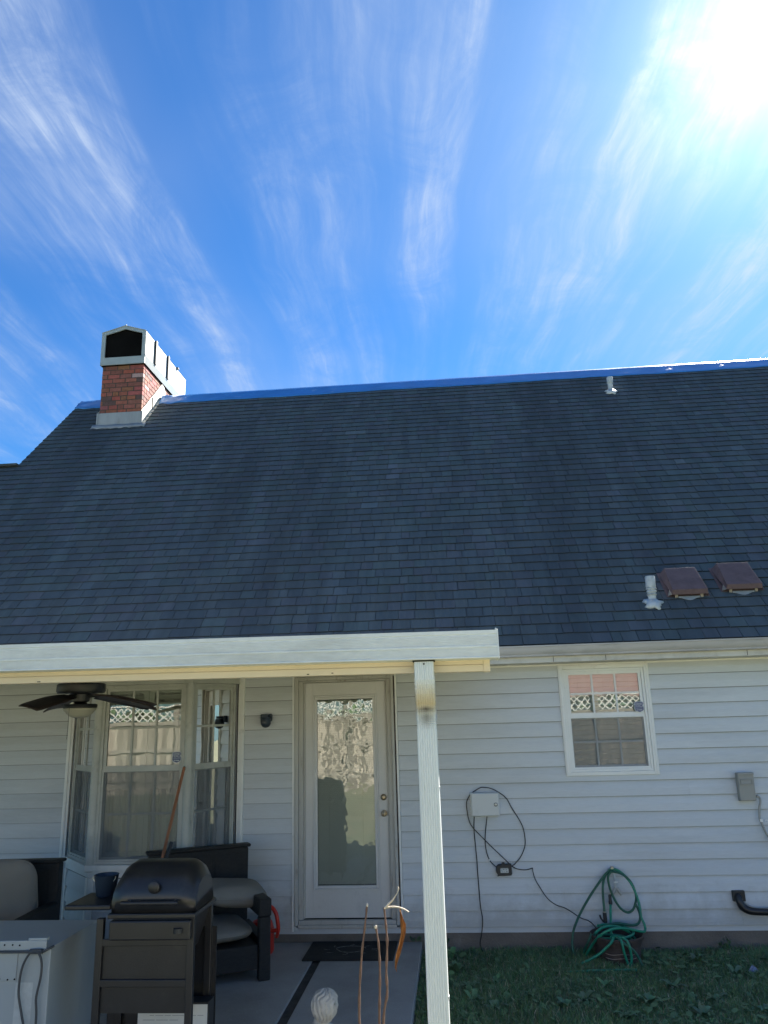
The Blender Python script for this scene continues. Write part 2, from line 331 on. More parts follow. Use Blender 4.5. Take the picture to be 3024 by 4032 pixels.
wm.box(-11, 8, 9.1, 9.2, -.2, 2.42).box(-11.1, -11, .0, 9.2, -.2, 2.42).box(8, 8.1, 0, 9.2, -.2, 2.42).box(-11, 8, .14, 9.1, 2.36, 2.41)
wm.add([(-6.03, -.25, 2.42), (-6.03, 4.45, 7.12), (-6.03, 9.15, 2.42)], [(0, 1, 2)]).add([(7.95, -.25, 2.42), (7.95, 4.45, 7.12), (7.95, 9.15, 2.42)], [(0, 1, 2)])
wm.build('wall', vinyl, house)
MB().box(-11, 8, .012, .30, -.45, .022).build('foundation', found, house)
# siding boards, one by one
K0, KP = .027, .1307
def board(x0, x1, k, top=None, y=0., o=None, u=(1, 0, 0), n=(0, -1, 0), z0=None):
    zb = K0 + k*KP if z0 is None else z0; zt = (zb + KP + .004) if top is None else top
    j = rng.uniform(-.0012, .0012)
    if o is None: o, a0, a1 = (0, y, 0), x0, x1
    else: a0, a1 = x0, x1
    O, U, Nn = Vector(o), Vector(u), Vector(n)
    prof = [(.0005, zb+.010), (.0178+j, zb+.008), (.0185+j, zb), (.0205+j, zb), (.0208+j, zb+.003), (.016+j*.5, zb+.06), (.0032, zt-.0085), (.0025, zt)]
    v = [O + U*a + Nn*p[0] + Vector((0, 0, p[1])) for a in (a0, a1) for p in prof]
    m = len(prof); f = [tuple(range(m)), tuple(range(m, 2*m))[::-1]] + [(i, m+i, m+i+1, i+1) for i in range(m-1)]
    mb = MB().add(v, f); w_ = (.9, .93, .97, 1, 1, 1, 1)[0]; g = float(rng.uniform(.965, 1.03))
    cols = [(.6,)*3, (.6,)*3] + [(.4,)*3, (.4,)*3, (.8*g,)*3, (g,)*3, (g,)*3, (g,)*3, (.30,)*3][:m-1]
    mb.c = cols[:len(f)]; mb.c[-1] = (.30, .30, .29)  # tones paint the shade under each lap: dark top strip and underside
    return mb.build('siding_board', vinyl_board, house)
seams = {0: [2.36], 2: [], 4: [1.3], 7: [-.1], 8: [2.05], 9: [.1], 5: [], 3: [-.35], 6: [3.3], 1: [.6], 10: [3.1]}
for k in range(17):
    zb = K0 + k*KP; zt = zb + KP
    top = min(zt+.004, 2.236)
    if k == 16: top = 2.236
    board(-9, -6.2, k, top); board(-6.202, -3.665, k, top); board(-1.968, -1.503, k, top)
    segs = [(-.512, 7.5)]
    if zt > 1.30 and zb < 2.2: segs = [(-.512, .992), (1.808, 7.5)]
    if k == 9: segs = [(-.512, 7.5)]; top = 1.262
    for a, b in segs:
        cuts = [a] + [s for s in seams.get(k, []) if a+.1 < s < b-.1] + [b]
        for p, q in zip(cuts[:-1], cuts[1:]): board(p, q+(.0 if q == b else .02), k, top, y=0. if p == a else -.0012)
    if k == 9:
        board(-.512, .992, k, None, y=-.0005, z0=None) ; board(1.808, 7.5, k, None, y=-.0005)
# eave: soffit, fascia, gutter
MB().box(-11, 8, -.31, -.002, 2.238, 2.25).build('soffit', soffitm, house, bevel=.002)
MB().box(-11, 8, -.328, -.308, 2.240, 2.362).build('fascia', soffitm, house)
for i, x in enumerate((.92, 1.38, 2.6)): MB().box(x, x+.004, -.3295, -.3282, 2.243, 2.30).build('joint_line', darkgap, house)
MB().box(.30, 8, -.022, -.0185, 2.224, 2.232).box(.30, 8, -.03, -.0185, 2.232, 2.2379).build('frieze_trim', trimw, house)
gp = [(y+.012, z-.011) for y, z in [(-.329, 2.394), (-.329, 2.31), (-.345, 2.300), (-.385, 2.300), (-.392, 2.306), (-.392, 2.318), (-.402, 2.33), (-.414, 2.36), (-.416, 2.382), (-.424, 2.384), (-.424, 2.397), (-.410, 2.397), (-.410, 2.388), (-.398, 2.36), (-.386, 2.33), (-.380, 2.312), (-.335, 2.312), (-.335, 2.394)]]
MB().prism(gp, .30, 8.0).build('eave_gutter', gutterm, house, smooth=35)

# ---- windows
def text(name, s, loc, size, m, parent, rz=0, ext=.0002):
    c = bpy.data.curves.new(name, 'FONT'); c.body = s; c.size = size; c.align_x = 'CENTER'; c.align_y = 'CENTER'; c.extrude = ext; c.resolution_u = 2; c.offset = size*.012
    c.materials.append(m); fo_ = bpy.data.objects.new('tmp', c); COL.objects.link(fo_); bpy.context.view_layer.update(); me = bpy.data.meshes.new_from_object(fo_.evaluated_get(bpy.context.evaluated_depsgraph_get())); bpy.data.objects.remove(fo_); me.name = name; o = bpy.data.objects.new(name, me); COL.objects.link(o); o.parent = parent; o.location = Vector(loc) - off(parent); o.rotation_euler = (math.pi/2, 0, rz); return o
def sticker(parent, x, zc, y, w=.092, h=.10):
    half = [(0, .5), (.12, .46), (.25, .49), (.40, .44), (.47, .34), (.42, .22), (.42, .10), (.47, -.05), (.46, -.22), (.36, -.36), (.16, -.43), (0, -.50)]
    pts = half + [(-a, b) for a, b in half[::-1][1:-1]]
    for nm, sc, yy, mm in (('sticker', 1.0, y, stick_white), ('sticker_shield', .90, y-.0006, stick_blue)):
        m = MB(); n = len(pts); vs = [(x+a*w*sc, yy-d, zc+b*h*sc) for d in (0, .0004) for a, b in pts]
        m.add(vs, [tuple(range(n)), tuple(range(n, 2*n))[::-1]] + [(i, (i+1) % n, n+(i+1) % n, n+i) for i in range(n)]); m.build(nm, mm, parent)
    text('lettering', 'WARNING', (x, y-.0014, zc+h*.30), h*.13, stick_white, parent)
    text('lettering', 'TOCA', (x, y-.0014, zc+h*.10), h*.34, stick_white, parent)
    text('lettering', 'ALARM SERVICE, INC.', (x, y-.0014, zc-h*.11), h*.085, stick_white, parent)
    MB().box(x-w*.27, x-w*.12, y-.0016, y-.0012, zc-h*.29, zc-h*.23).box(x-w*.07, x+w*.27, y-.0016, y-.0012, zc-h*.29, zc-h*.23).build('lettering', stick_white, parent)
def window(o, u, n, w, z0, z1, zm, cols, rows=(2, 2), fm=None, screen=True, mun=.016, sw=.028):
    """double-hung unit: o = left end on the plane, u along, n outwards"""
    f = MB(); F = lambda *a: f.fbox(o, u, n, *a)
    F(0, .022, -.05, .012, z0, z1); F(w-.022, w, -.05, .012, z0, z1); F(.022, w-.022, -.05, .0119, z1-.022, z1); F(.022, w-.022, -.05, .0119, z0, z0+.022)
    win = f.build('window', fm, house, bevel=.002)
    for tg, (a, b, dn) in (('upper', (zm-.004, z1-.022, -.004)), ('lower', (z0+.022, zm, -.024))):
        s = MB(); G = lambda *q: s.fbox(o, u, n, *q)
        G(.0225, .0225+sw, dn-.018, dn, a, b); G(w-.0225-sw, w-.0225, dn-.018, dn, a, b)
        G(.0225+sw, w-.0225-sw, dn-.018, dn-.0002, b-sw, b); G(.0225+sw, w-.0225-sw, dn-.018, dn-.0002, a, a+sw*(1.15))
        s.build('sash', fm, win, bevel=.0015)
        ia, ib, ic, idd = .0225+sw, w-.0225-sw, a+sw*1.15, b-sw
        MB().fbox(o, u, n, ia, ib, dn-.013, dn-.010, ic, idd).build('pane', gl_win, win)
        for c in range(1, cols):
            x = ia + (ib-ia)*c/cols; MB().fbox(o, u, n, x-mun/2, x+mun/2, dn-.0098, dn-.003, ic, idd).build('muntin', fm, win)
        nr = rows[0] if tg == 'upper' else rows[1]
        for r_ in range(1, nr):
            zz = ic + (idd-ic)*r_/nr
            for c in range(cols):
                xa, xb = ia+(ib-ia)*c/cols+mun/2, ia+(ib-ia)*(c+1)/cols-mun/2
                MB().fbox(o, u, n, xa, xb, dn-.0098, dn-.0035, zz-mun/2, zz+mun/2).build('muntin', fm, win)
    if screen:
        MB().fbox(o, u, n, .0235, w-.0235, -.0020, -.0018, z0+.0225, zm-.004).build('insect_screen', screenm, win)
        s = MB()
        for q in ((.0228, .040, z0+.0226, zm-.003), (w-.040, w-.0228, z0+.0226, zm-.003), (.040, w-.040, z0+.0226, z0+.038), (.040, w-.040, zm-.018, zm-.003)): s.fbox(o, u, n, q[0], q[1], -.004, .003, q[2], q[3])
        s.build('screen_frame', fm, win)
    return win
# right-hand window with casing and slatted blind
rw = window((1.035, -.012, 0), (1, 0, 0), (0, -1, 0), .73, 1.283, 2.185, 1.765, 3, fm=trimw)
c = MB()
c.box(.990, 1.034, -.034, -.002, 1.250, 2.222).box(1.766, 1.810, -.034, -.002, 1.250, 2.222).box(1.034, 1.766, -.0335, -.002, 2.186, 2.222).box(1.034, 1.766, -.0335, -.002, 1.250, 1.282)
c.box(1.000, 1.014, -.040, -.034, 1.262, 2.21).box(1.786, 1.800, -.040, -.034, 1.262, 2.21)
c.build('casing', trimw, rw, bevel=.003)
for i in range(21):
    zz = 1.30 + i*.0425
    m = MB().add([(1.045, .050, zz), (1.755, .050, zz), (1.755, .082, zz+.038), (1.045, .082, zz+.038), (1.045, .047, zz+.002), (1.755, .047, zz+.002), (1.755, .079, zz+.040), (1.045, .079, zz+.040)], [(0, 1, 2, 3), (7, 6, 5, 4), (0, 4, 5, 1), (2, 6, 7, 3)])
    m.build('slat', blindm, rw)
MB().box(1.035, 1.765, .10, .12, 1.25, 2.2).build('backing_curtain', curtain, rw)
for x in (1.17, 1.40, 1.63): MB().box(x-.001, x+.001, .043, .045, 1.29, 2.18).build('blind_cord', blindm, rw)
sticker(rw, 1.694, 1.832, -.0165-.0102)
# ---- bay window
BZ0, BZ1, BZM = .655, 2.150, 1.425
pL, pFL, pFR, pR = Vector((-3.615, 0, 0)), Vector((-3.165, -.5, 0)), Vector((-2.33, -.5, 0)), Vector((-2.035, 0, 0))
def uv_(a, b):
    u = (b-a).normalized(); return u, Vector((u.y, -u.x, 0)) if Vector((u.y, -u.x, 0)).y < 0 or abs(u.x) < .1 else Vector((-u.y, u.x, 0))
bayw = []
for a, b, cols, nm in ((pL, pFL, 2, 'l'), (pFL, pFR, 3, 'c'), (pFR, pR, 2, 'r')):
    u = (b-a).normalized(); n = Vector((u.y, -u.x, 0)); Ln = (b-a).length
    e = .035
    bayw.append((window(a+u*e, u, n, Ln-2*e, BZ0, BZ1, BZM, cols, fm=frame_old, mun=.019, sw=.03), a, u, n, Ln))
m = MB()                                                  # posts at the bay's corners, sill and head
for p, r_ in ((pFL, .042), (pFR, .042)): m.lathe([(r_, .60), (r_, 2.172)], p, seg=8)
m.build('corner_post', frame_old, house, smooth=50)
def ring(z0_, z1_, g0, g1, name, mm):
    a = [Vector((-3.615-g1, 0, 0)), Vector((-3.165-g1*.6, -.5-g1, 0)), Vector((-2.33+g1*.6, -.5-g1, 0)), Vector((-2.035+g1, 0, 0))]
    vs = [(p.x, min(p.y, -.003) if i in (0, 3) else p.y, z) for z in (z0_, z1_) for i, p in enumerate(a)]
    MB().add(vs, [(0, 1, 2, 3)[::-1], (4, 5, 6, 7), (0, 1, 5, 4), (1, 2, 6, 5), (2, 3, 7, 6), (3, 0, 4, 7)]).build(name, mm, house, bevel=.003)
ring(.606, .654, 0, .045, 'bay_sill', trimw); ring(2.151, 2.2375, 0, .05, 'bay_head', frame_old)
ring(-.14, .55, 0, -.012, 'bay_base', vinyl)
ring(.552, .605, 0, .012, 'bay_apron', trimw)
for a, b in ((pL, pFL), (pFL, pFR), (pFR, pR)):
    u = (b-a).normalized(); n = Vector((u.y, -u.x, 0)); Ln = (b-a).length
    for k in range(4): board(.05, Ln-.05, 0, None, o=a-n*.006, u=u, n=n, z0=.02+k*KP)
    for q in (.0, Ln-.05): MB().fbox(a-n*.006, u, n, q+.002, q+.048, 0, .024, -.1, .55).build('corner_trim', trimw, house, bevel=.003)
MB().box(-3.680, -3.622, -.036, -.001, .60, 2.237).box(-3.666, -3.646, -.044, -.036, .60, 2.237).build('casing', trimw, house, bevel=.003)
MB().box(-2.020, -1.962, -.036, -.001, .02, 2.237).box(-1.992, -1.972, -.044, -.036, .02, 2.237).build('casing', trimw, house, bevel=.003)
MB().box(-2.034, -2.0215, -.012, -.001, .60, 2.237).build('dark_gap', darkgap, house)
sticker(bayw[1][0], -2.432, 1.517, -.5-.0145+.0)
# plantation shutters and curtains behind the bay
for wi, (win, a, u, n, Ln) in enumerate(bayw):
    o = a - n*.10
    x0, x1 = .06, Ln-.05
    nb = 2 if wi == 1 else 1
    for bq in range(nb):
        p, q = x0+(x1-x0)*bq/nb, x0+(x1-x0)*(bq+1)/nb-.004
        s = MB(); s.fbox(o, u, n, p, p+.045, -.012, .012, 1.25, 2.165).fbox(o, u, n, q-.045, q, -.012, .012, 1.25, 2.165).fbox(o, u, n, p+.045, q-.045, -.012, .0119, 2.075, 2.165)
        s.fbox(o, u, n, p+.045, q-.045, -.012, .0119, 1.25, 1.83)
        s.build('shutter', shut, win)
        for i in range(4):
            zz = 1.84+i*.060
            A = [Vector(o)+Vector(u)*x+Vector(n)*d+Vector((0, 0, zz+h)) for x in (p+.046, q-.046) for d, h in ((-.022, .002), (.018, .038), (.015, .043), (-.025, .007))]
            MB().add(A, [(0, 1, 5, 4), (1, 2, 6, 5), (2, 3, 7, 6), (3, 0, 4, 7), (0, 3, 2, 1), (4, 5, 6, 7)]).build('slat', shut, win)
    P_ = []
    for i in range(61):
        q = x0+(x1-x0)*i/60; d = .045*math.sin(i*.9)+.02*math.sin(i*.37+wi)
        P_.append([Vector(o)+Vector(u)*q-Vector(n)*(.065+d*.5)+Vector((0, 0, zz)) for zz in (.66, 1.4, 2.16)])
    MB().grid(P_).build('curtain', curtain, win, smooth=True)
    lo = MB()
    for bq in range(nb):
        p, q = x0+(x1-x0)*bq/nb, x0+(x1-x0)*(bq+1)/nb-.004
        lo.fbox(o, u, n, p, p+.04, -.012, .012, .67, 1.249).fbox(o, u, n, q-.04, q, -.012, .012, .67, 1.249).fbox(o, u, n, p+.04, q-.04, -.012, .0119, .67, .74)
    lo.build('shutter', shut, win)
# ---- door
dr = MB()
ox0, ox1, oz0, oz1 = -1.316, -.710, .325, 2.022
dr.box(-1.401, ox0, .030, .074, .100, 2.140).box(ox1, -.615, .030, .074, .100, 2.140).box(ox0, ox1, .0302, .074, oz1, 2.140).box(ox0, ox1, .0302, .074, .100, oz0)
door = dr.build('door', doorpaint, house, bevel=.002)
mo = MB()
for a, b, y in ((0, .016, .016), (.016, .040, .022)):
    mo.box(ox0+a, ox0+b, y, .05, oz0+a, oz1-a).box(ox1-b, ox1-a, y, .05, oz0+a, oz1-a).box(ox0+b, ox1-b, y, .05, oz1-b, oz1-a).box(ox0+b, ox1-b, y, .05, oz0+a, oz0+b)
mo.build('glass_moulding', doorpaint, door, bevel=.004)
MB().box(ox0+.04, ox1-.04, .036, .040, oz0+.04, oz1-.04).build('pane', gl_door, door)
sl_ = MB(); nz_ = 100
for i in range(nz_):
    zz = oz0+.045 + (oz1-oz0-.09)*i/nz_
    sl_.add([(ox0+.041, .050, zz), (ox1-.041, .050, zz), (ox1-.041, .058, zz+.0150), (ox0+.041, .058, zz+.0150)], [(0, 1, 2, 3)])
sl_.build('blind_slats', blindm, door, kind='stuff')
MB().box(ox0+.03, ox1-.03, .066, .072, oz0+.03, oz1-.03).build('back_pane', dark, door)
for x in (-1.17, -.86): MB().box(x-.0012, x+.0012, .046, .048, oz0+.04, oz1-.04).build('blind_cord', blindm, door)
for zc, r_ in ((1.101, .028), (.962, .029)):
    k = MB(); 
    prof = [(r_, 0), (r_, .006), (r_*.86, .012), (r_*.45, .014), (r_*.42, .03), (r_*.62, .036), (r_*.72, .05), (r_*.6, .062), (0, .066)] if zc < 1 else [(r_, 0), (r_, .010), (r_*.8, .018), (r_*.55, .020), (r_*.5, .024), (0, .025)]
    k.lathe(prof, (0, 0, 0), 20); k.v = [(-.665+x, .030-q, zc+y) for x, y, q in k.v]
    k.build('door_knob' if zc < 1 else 'deadbolt', brass, door, smooth=40)
j = MB()
j.box(-1.444, -1.403, -.006, .10, .095, 2.160).box(-.613, -.572, -.006, .10, .095, 2.160).box(-1.403, -.613, -.0058, .10, 2.143, 2.160)
j.box(-1.403, -1.388, .012, .03, .10, 2.143).box(-.628, -.613, .012, .03, .10, 2.143)
j.build('jamb', dooredge, door, bevel=.003)
j = MB(); j.box(-1.483, -1.445, -.030, -.001, .05, 2.196).box(-.571, -.545, -.030, -.001, .05, 2.196).box(-1.445, -.571, -.0298, -.001, 2.161, 2.196)
j.box(-1.478, -1.466, -.036, -.030, .05, 2.19).box(-1.445, -.571, -.036, -.0298, 2.183, 2.193)
j.build('door_casing', dooredge, door, bevel=.003)
MB().box(-1.502, -1.484, -.030, -.001, .005, 2.237).box(-.532, -.514, -.030, -.001, .02, 2.237).build('siding_channel', trimw, house, bevel=.002)
rb = mat('rotten_brown_wood', (.045, .028, .02), .9, .5, 20, dirt=((.22, .17, .12), 9, .58, .7, .7))
MB().box(-.5445, -.5325, -.022, -.001, .02, 2.18).build('rotten_strip', rb, house)
MB().box(-1.444, -.572, -.045, .03, .032, .060).box(-1.440, -.576, -.028, .03, .060, .094).build('threshold', dooredge, door, bevel=.004)
MB().box(-1.402, -.614, .012, .029, .094, .1).build('door_sweep', darkgap, door)

# ------------------------------------------------------------------ roof
rf = MB(); T = (RIDY-RY0)/SQ
def slabpoly(x0, x1, ty0, ty1, thick=.05):
    a = [RP(x0, ty0, -thick), RP(x1, ty0, -thick), RP(x1, ty1, -thick), RP(x0, ty1, -thick), RP(x0, ty0, 0), RP(x1, ty0, 0), RP(x1, ty1, 0), RP(x0, ty1, 0)]
    rf.add(a, [(0, 3, 2, 1), (4, 5, 6, 7), (0, 1, 5, 4), (1, 2, 6, 5), (2, 3, 7, 6), (3, 0, 4, 7)])
TL = (2.72-RY0)/SQ
slabpoly(-6.09, 8.2, .0, T); slabpoly(-12, -6.091, .0, TL)
for x0, x1, yr, zr in ((-6.09, 8.2, RIDY, RIDZ), (-12, -6.091, 2.72, 5.48)):
    yb = yr + (zr-2.4); h = .035
    rf.add([(x0, yr, zr), (x1, yr, zr), (x1, yb, 2.4), (x0, yb, 2.4), (x0, yr, zr-.07), (x1, yr, zr-.07), (x1, yb-.05, 2.35), (x0, yb-.05, 2.35)], [(0, 1, 2, 3), (7, 6, 5, 4), (0, 3, 7, 4), (1, 5, 6, 2), (2, 6, 7, 3)])
roof = rf.build('roof', shing, house)
roof.data.color_attributes.new('tone', 'FLOAT_COLOR', 'CORNER').data.foreach_set('color', [.7]*4*len(roof.data.loops))
E_ = .1450
def shingle(x0, x1, t0, lift):
    h0, h1 = .0115+lift, .0015
    j = rng.uniform(-.0035, .0035); t0 += j; t1 = t0 + E_ + .018; sk = rng.uniform(-.004, .004)
    v = [RP(x0, t0, h0), RP(x1, t0+sk*.5, h0), RP(x1+sk, t1, h1), RP(x0+sk, t1, h1), RP(x0, t0, .0), RP(x1, t0+sk*.5, .0)]
    return v, [(0, 1, 2, 3), (4, 5, 1, 0), (0, 3, 4), (5, 2, 1)]
def sc4(c): return [c, tuple(q*.28 for q in c), c, c]  # butt faces darkened in colour to draw each course's shadow line
field = MB(); field.c = []; nsh = 0; cand = []
palette = [(.93, .98, 1.02), (1.0, 1.0, 1.0), (1.06, 1.0, 1.07), (.95, 1.03, 1.0), (1.05, 1.05, 1.04), (.90, .93, .98)]
for k in range(int(T/E_)+1):
    t0 = k*E_
    if t0 > T-.10: break
    x = -12 if t0 < TL-.1 else -6.11
    while x < 8.2:
        w = rng.choice([.095, .13, .155, .18, .225, .30], p=[.12, .2, .24, .2, .16, .08])*rng.uniform(.92, 1.08)
        if not (-5.36 < x+w*.5 < -4.72 and 3.7 < RY0+t0*SQ < 4.5):
            p = palette[rng.integers(len(palette))]; g = rng.uniform(.90, 1.09)*(1.35 if rng.random() < .010 else 1)
            cand.append((k, x, x+w-.0052, t0, rng.uniform(0, .0035), tuple(float(c_*g) for c_ in p)))
        x += w
for k, a, b, t0, lf, col in cand:
    v, f = shingle(a, b, t0, lf)
    vis = (k <= 1 and a > .2 and b < 2.95) or (2 <= k <= 9 and a > -4.2+.02*k and b < 3.0)
    if vis and nsh < 300:
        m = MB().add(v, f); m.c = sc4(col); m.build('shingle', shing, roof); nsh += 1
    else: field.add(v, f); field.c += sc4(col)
field.build('shingle_field', shing, roof, kind='stuff')
m = MB()
m.box(-12, -6.09, 2.64, 2.80, 5.47, 5.50); m.build('ridge_cap', shing, roof)
tagc = bpy.data.objects['ridge_cap'].data; tagc.color_attributes.new('tone', 'FLOAT_COLOR', 'CORNER').data.foreach_set('color', [.8]*4*len(tagc.loops))

# ------------------------------------------------------------------ chimney
CX0, CX1, CY0, CY1 = -5.388, -4.698, 3.64, 5.49
ch = MB().box(CX0+.007, CX1-.007, CY0+.007, CY1-.007, 5.9, 7.44).build('chimney', mortar, house)
def brick(x0, x1, y0, y1, z0, z1):
    m = MB(); e = .0025; j = lambda: rng.uniform(-.0015, .0015)
    m.box(x0+e+j(), x1-e+j(), y0+e+j(), y1-e+j(), z0+j(), z1+j())
    r_ = rng.random()
    c = (1.5, 3.0, 3.9) if r_ < .06 else (.42, .72, .9) if r_ < .14 else (.75, .85, .9) if r_ < .28 else (rng.uniform(.85, 1.2), rng.uniform(.8, 1.25), rng.uniform(.8, 1.25))
    m.c = [tuple(map(float, c))]*6; return m.build('brick', brickm, ch, bevel=0)
BP = .0762
for row in range(14):
    z1 = 7.437-row*BP; z0 = z1-.0635
    if z0 < 6.36: break
    x = CX0; first = True
    lens = []
    o_ = [.05, .145, .10, .19][row % 4]
    while x < CX1-.001:
        Lb = o_ if first else rng.choice([.10, .15, .195, .205], p=[.16, .12, .3, .42]); first = False
        b = min(x+Lb, CX1)
        if CX1-b < .05: b = CX1
        brick(x, b-.011 if b < CX1 else b, CY0-.0, CY0+.07, z0, z1); x = b
    y = CY0+.079; first = True
    while y < CY1-.001:
        Lb = (.10 if row % 2 else .2) if first else .205; first = False
        b = min(y+Lb, CY1)
        if CY1-b < .05: b = CY1
        rz = RIDZ-abs(y+.1-RIDY)
        if z0 > rz+.12:
            brick(CX1-.07, CX1, y, b-.011, z0, z1)
            if row < 11: brick(CX0, CX0+.07, y, b-.011, z0, z1)
        y = b
# sheet-metal cap
cap = MB(); X0, X1, Y0, Y1, ZB, ZE, ZA = -5.410, -4.672, 3.585, 5.52, 7.440, 8.020, 8.128; xm = -5.025
cap.box(X1-.004, X1, Y0+.002, Y1-.002, 7.555, ZE).box(X0, X0+.004, Y0+.002, Y1-.002, ZB, ZE).box(X0, X1, Y1-.004, Y1, ZB, ZE)
cap.add([(X1-.002, Y0+.002, 7.600), (X1+.012, Y0+.002, 7.585), (X1+.012, Y1, 7.585), (X1-.002, Y1, 7.600), (X1-.030, Y0+.002, 7.445), (X1-.030, Y1, 7.445)], [(0, 1, 2, 3), (1, 4, 5, 2)])
for a, b in ((X0, xm), (X1, xm)):
    cap.add([(a, Y0-.01, ZE), (b, Y0-.01, ZA), (b, Y1+.01, ZA), (a, Y1+.01, ZE), (a, Y0-.01, ZE-.008), (b, Y0-.01, ZA-.008), (b, Y1+.01, ZA-.008), (a, Y1+.01, ZE-.008)], [(0, 1, 2, 3), (7, 6, 5, 4), (0, 4, 5, 1), (3, 2, 6, 7), (0, 3, 7, 4)])
capo = cap.build('chimney_cap', galv, house)
fr = MB(); ix0, ix1, iz0, ize, iza = -5.345, -4.728, 7.568, 7.985, 8.085
ov = [(X0, ZB), (X1, ZB), (X1, ZE), (xm, ZA-.004), (X0, ZE)]; iv = [(ix0, iz0), (ix1, iz0), (ix1, ize-.01), (xm, iza-.02), (ix0, ize-.01)]
vs = [(x, y, z) for y in (Y0, Y0+.02) for P_ in (ov, iv) for x, z in P_]
fs = [(i, (i+1) % 5, 5+(i+1) % 5, 5+i) for i in range(5)] + [(10+i, 15+i, 15+(i+1) % 5, 10+(i+1) % 5) for i in range(5)] + [(5+i, 5+(i+1) % 5, 15+(i+1) % 5, 15+i) for i in range(5)] + [(i, 10+i, 10+(i+1) % 5, (i+1) % 5) for i in range(5)]
galvd = mat('galvanised_trim_dark', (.30, .35, .36), .5, .1, 5)
fr.add(vs, fs).build('cap_front_frame', galvd, capo)
MB().box(X0+.02, X1-.02, Y0+.5, Y0+.51, ZB, ZE).box(X0+.006, X1-.006, Y0+.03, Y1-.01, ZB+.004, ZB+.01).box(ix0-.01, ix1+.01, Y0+.045, Y0+.05, iz0-.01, ize+.0).add([(ix0-.01, Y0+.045, ize), (ix1+.01, Y0+.045, ize), (xm, Y0+.045, iza+.01)], [(0, 1, 2)]).build('flue_shade_sheets', darkgap, capo)  # near-black sheets behind the opening paint the shade inside the cap
for y in (3.98, 4.55):
    MB().box(X1+.001, X1+.028, y, y+.065, 7.600, ZE+.015).build('cap_strap', blackp, capo, bevel=.004)
MB().box(X1-.02, X1+.03, 5.02, 5.08, ZE-.005, ZE+.02).build('cap_strap', blackp, capo)
MB().lathe([(.012, 0), (.010, .03), (.0, .05)], (xm, Y0+.03, ZA-.004), 8).build('finial', galvd, capo)
sc = MB()
for i in range(8): sc.lathe([(.006, 0), (.004, .003)], (0, 0, 0), 6)
# flashing
fl = MB(); fl.box(CX0-.018, CX1+.018, CY0-.022, CY0-.012, 6.385, 6.618)
fl.box(CX0-.032, CX0-.004, CY0-.032, CY0-.010, 6.372, 6.622).box(CX1+.004, CX1+.030, CY0-.030, CY0-.010, 6.376, 6.620)
fo = fl.build('flashing', flash, ch, bevel=.006)
tb = (CY0-RY0)/SQ
P_ = []
for i in range(19):
    x = CX0-.09+(CX1-CX0+.19)*i/18
    e = .035*math.sin(i*1.7)+.012*math.sin(i*4.1)
    P_.append([RP(x, tb-.13+e*.4+.02*abs(i-9)/9, .016+.008*math.sin(i*2.3)), RP(x, tb-.06, .020), RP(x, tb-.012, .03+.004*math.sin(i))])
MB().grid(P_).build('apron_flashing', flash, ch, smooth=True, thick=.003)
sidef = mat('weathered_side_flashing', (.55, .53, .46), .55, .12, 6, dirt=((.36, .28, .16), 6, .55, .75, .6), bump=.2, bscale=14)
for xs, dx in ((CX1+.006, 1), (CX0-.006, -1)):
    m = MB(); ys = [CY0-.020, 4.0, 4.02, RIDY, 5.35]
    P_ = []
    for y in np.linspace(CY0-.02, 5.3, 22):
        rz = RIDZ-abs(y-RIDY)
        P_.append([(xs+dx*(.05), y, rz+.012), (xs+dx*.010, y, rz+.015+.006*math.sin(y*21)), (xs+dx*(.006+.003*math.sin(y*17)), y, rz+.255)])
    m.grid(P_).build('side_flashing', sidef, ch, thick=.003)
    MB().box(xs-.004, xs+.014*dx+.004, 4.03, 4.036, 6.80, 7.03).build('flashing_seam', darkgap, ch)

# ------------------------------------------------------------------ blue tarps over the ridge
def tarp_mesh(x0, x1, ragged):
    P_ = []; n = int((x1-x0)/.06)+2
    for i in range(n+1):
        x = x0+(x1-x0)*i/n; row = []
        e = .012*math.sin(x*2.1)+.006*math.sin(x*9.3)+rng.uniform(-.003, .003)
        ed = math.exp(-(x-x0)/.25)*ragged
        for jx, s in enumerate(np.linspace(-1, 1, 17)):
            w = .350+e-ed*.05*math.sin(i*1.3)
            d = s*w; a = abs(d)
            h = .018+.008*math.exp(-a/.05)+(.0022*math.sin(x*5.3+jx*.35+2*math.sin(x*1.7))+.0013*math.sin(x*17-jx*.9+3*math.sin(x*2.9)))*(1+4*ed)+ed*.02*abs(math.sin(x*40+jx*.9))
            if jx in (0, 16): h = .014
            if d < 0: q = RP(x, T-a, h)
            else: q = (x, RIDY+a*SQ+h*SQ, RIDZ-a*SQ+h*SQ)
            if a < .03: q = (x, RIDY+d*.7, RIDZ+.020-a*.35)
            row.append(q)
        P_.append(row)
    return MB().grid(P_)
tag(tarp_mesh(-4.655, 8.1, 1).build('tarp', tarp, smooth=60, thick=.0012), 'long blue tarp strip wrapped over the roof ridge right of the chimney', 'tarp', 'blue tarps over the ridge')
tag(tarp_mesh(-6.10, -5.41, .6).build('tarp', tarp, smooth=60, thick=.0012), 'short blue tarp piece on the ridge left of the brick chimney', 'tarp', 'blue tarps over the ridge')

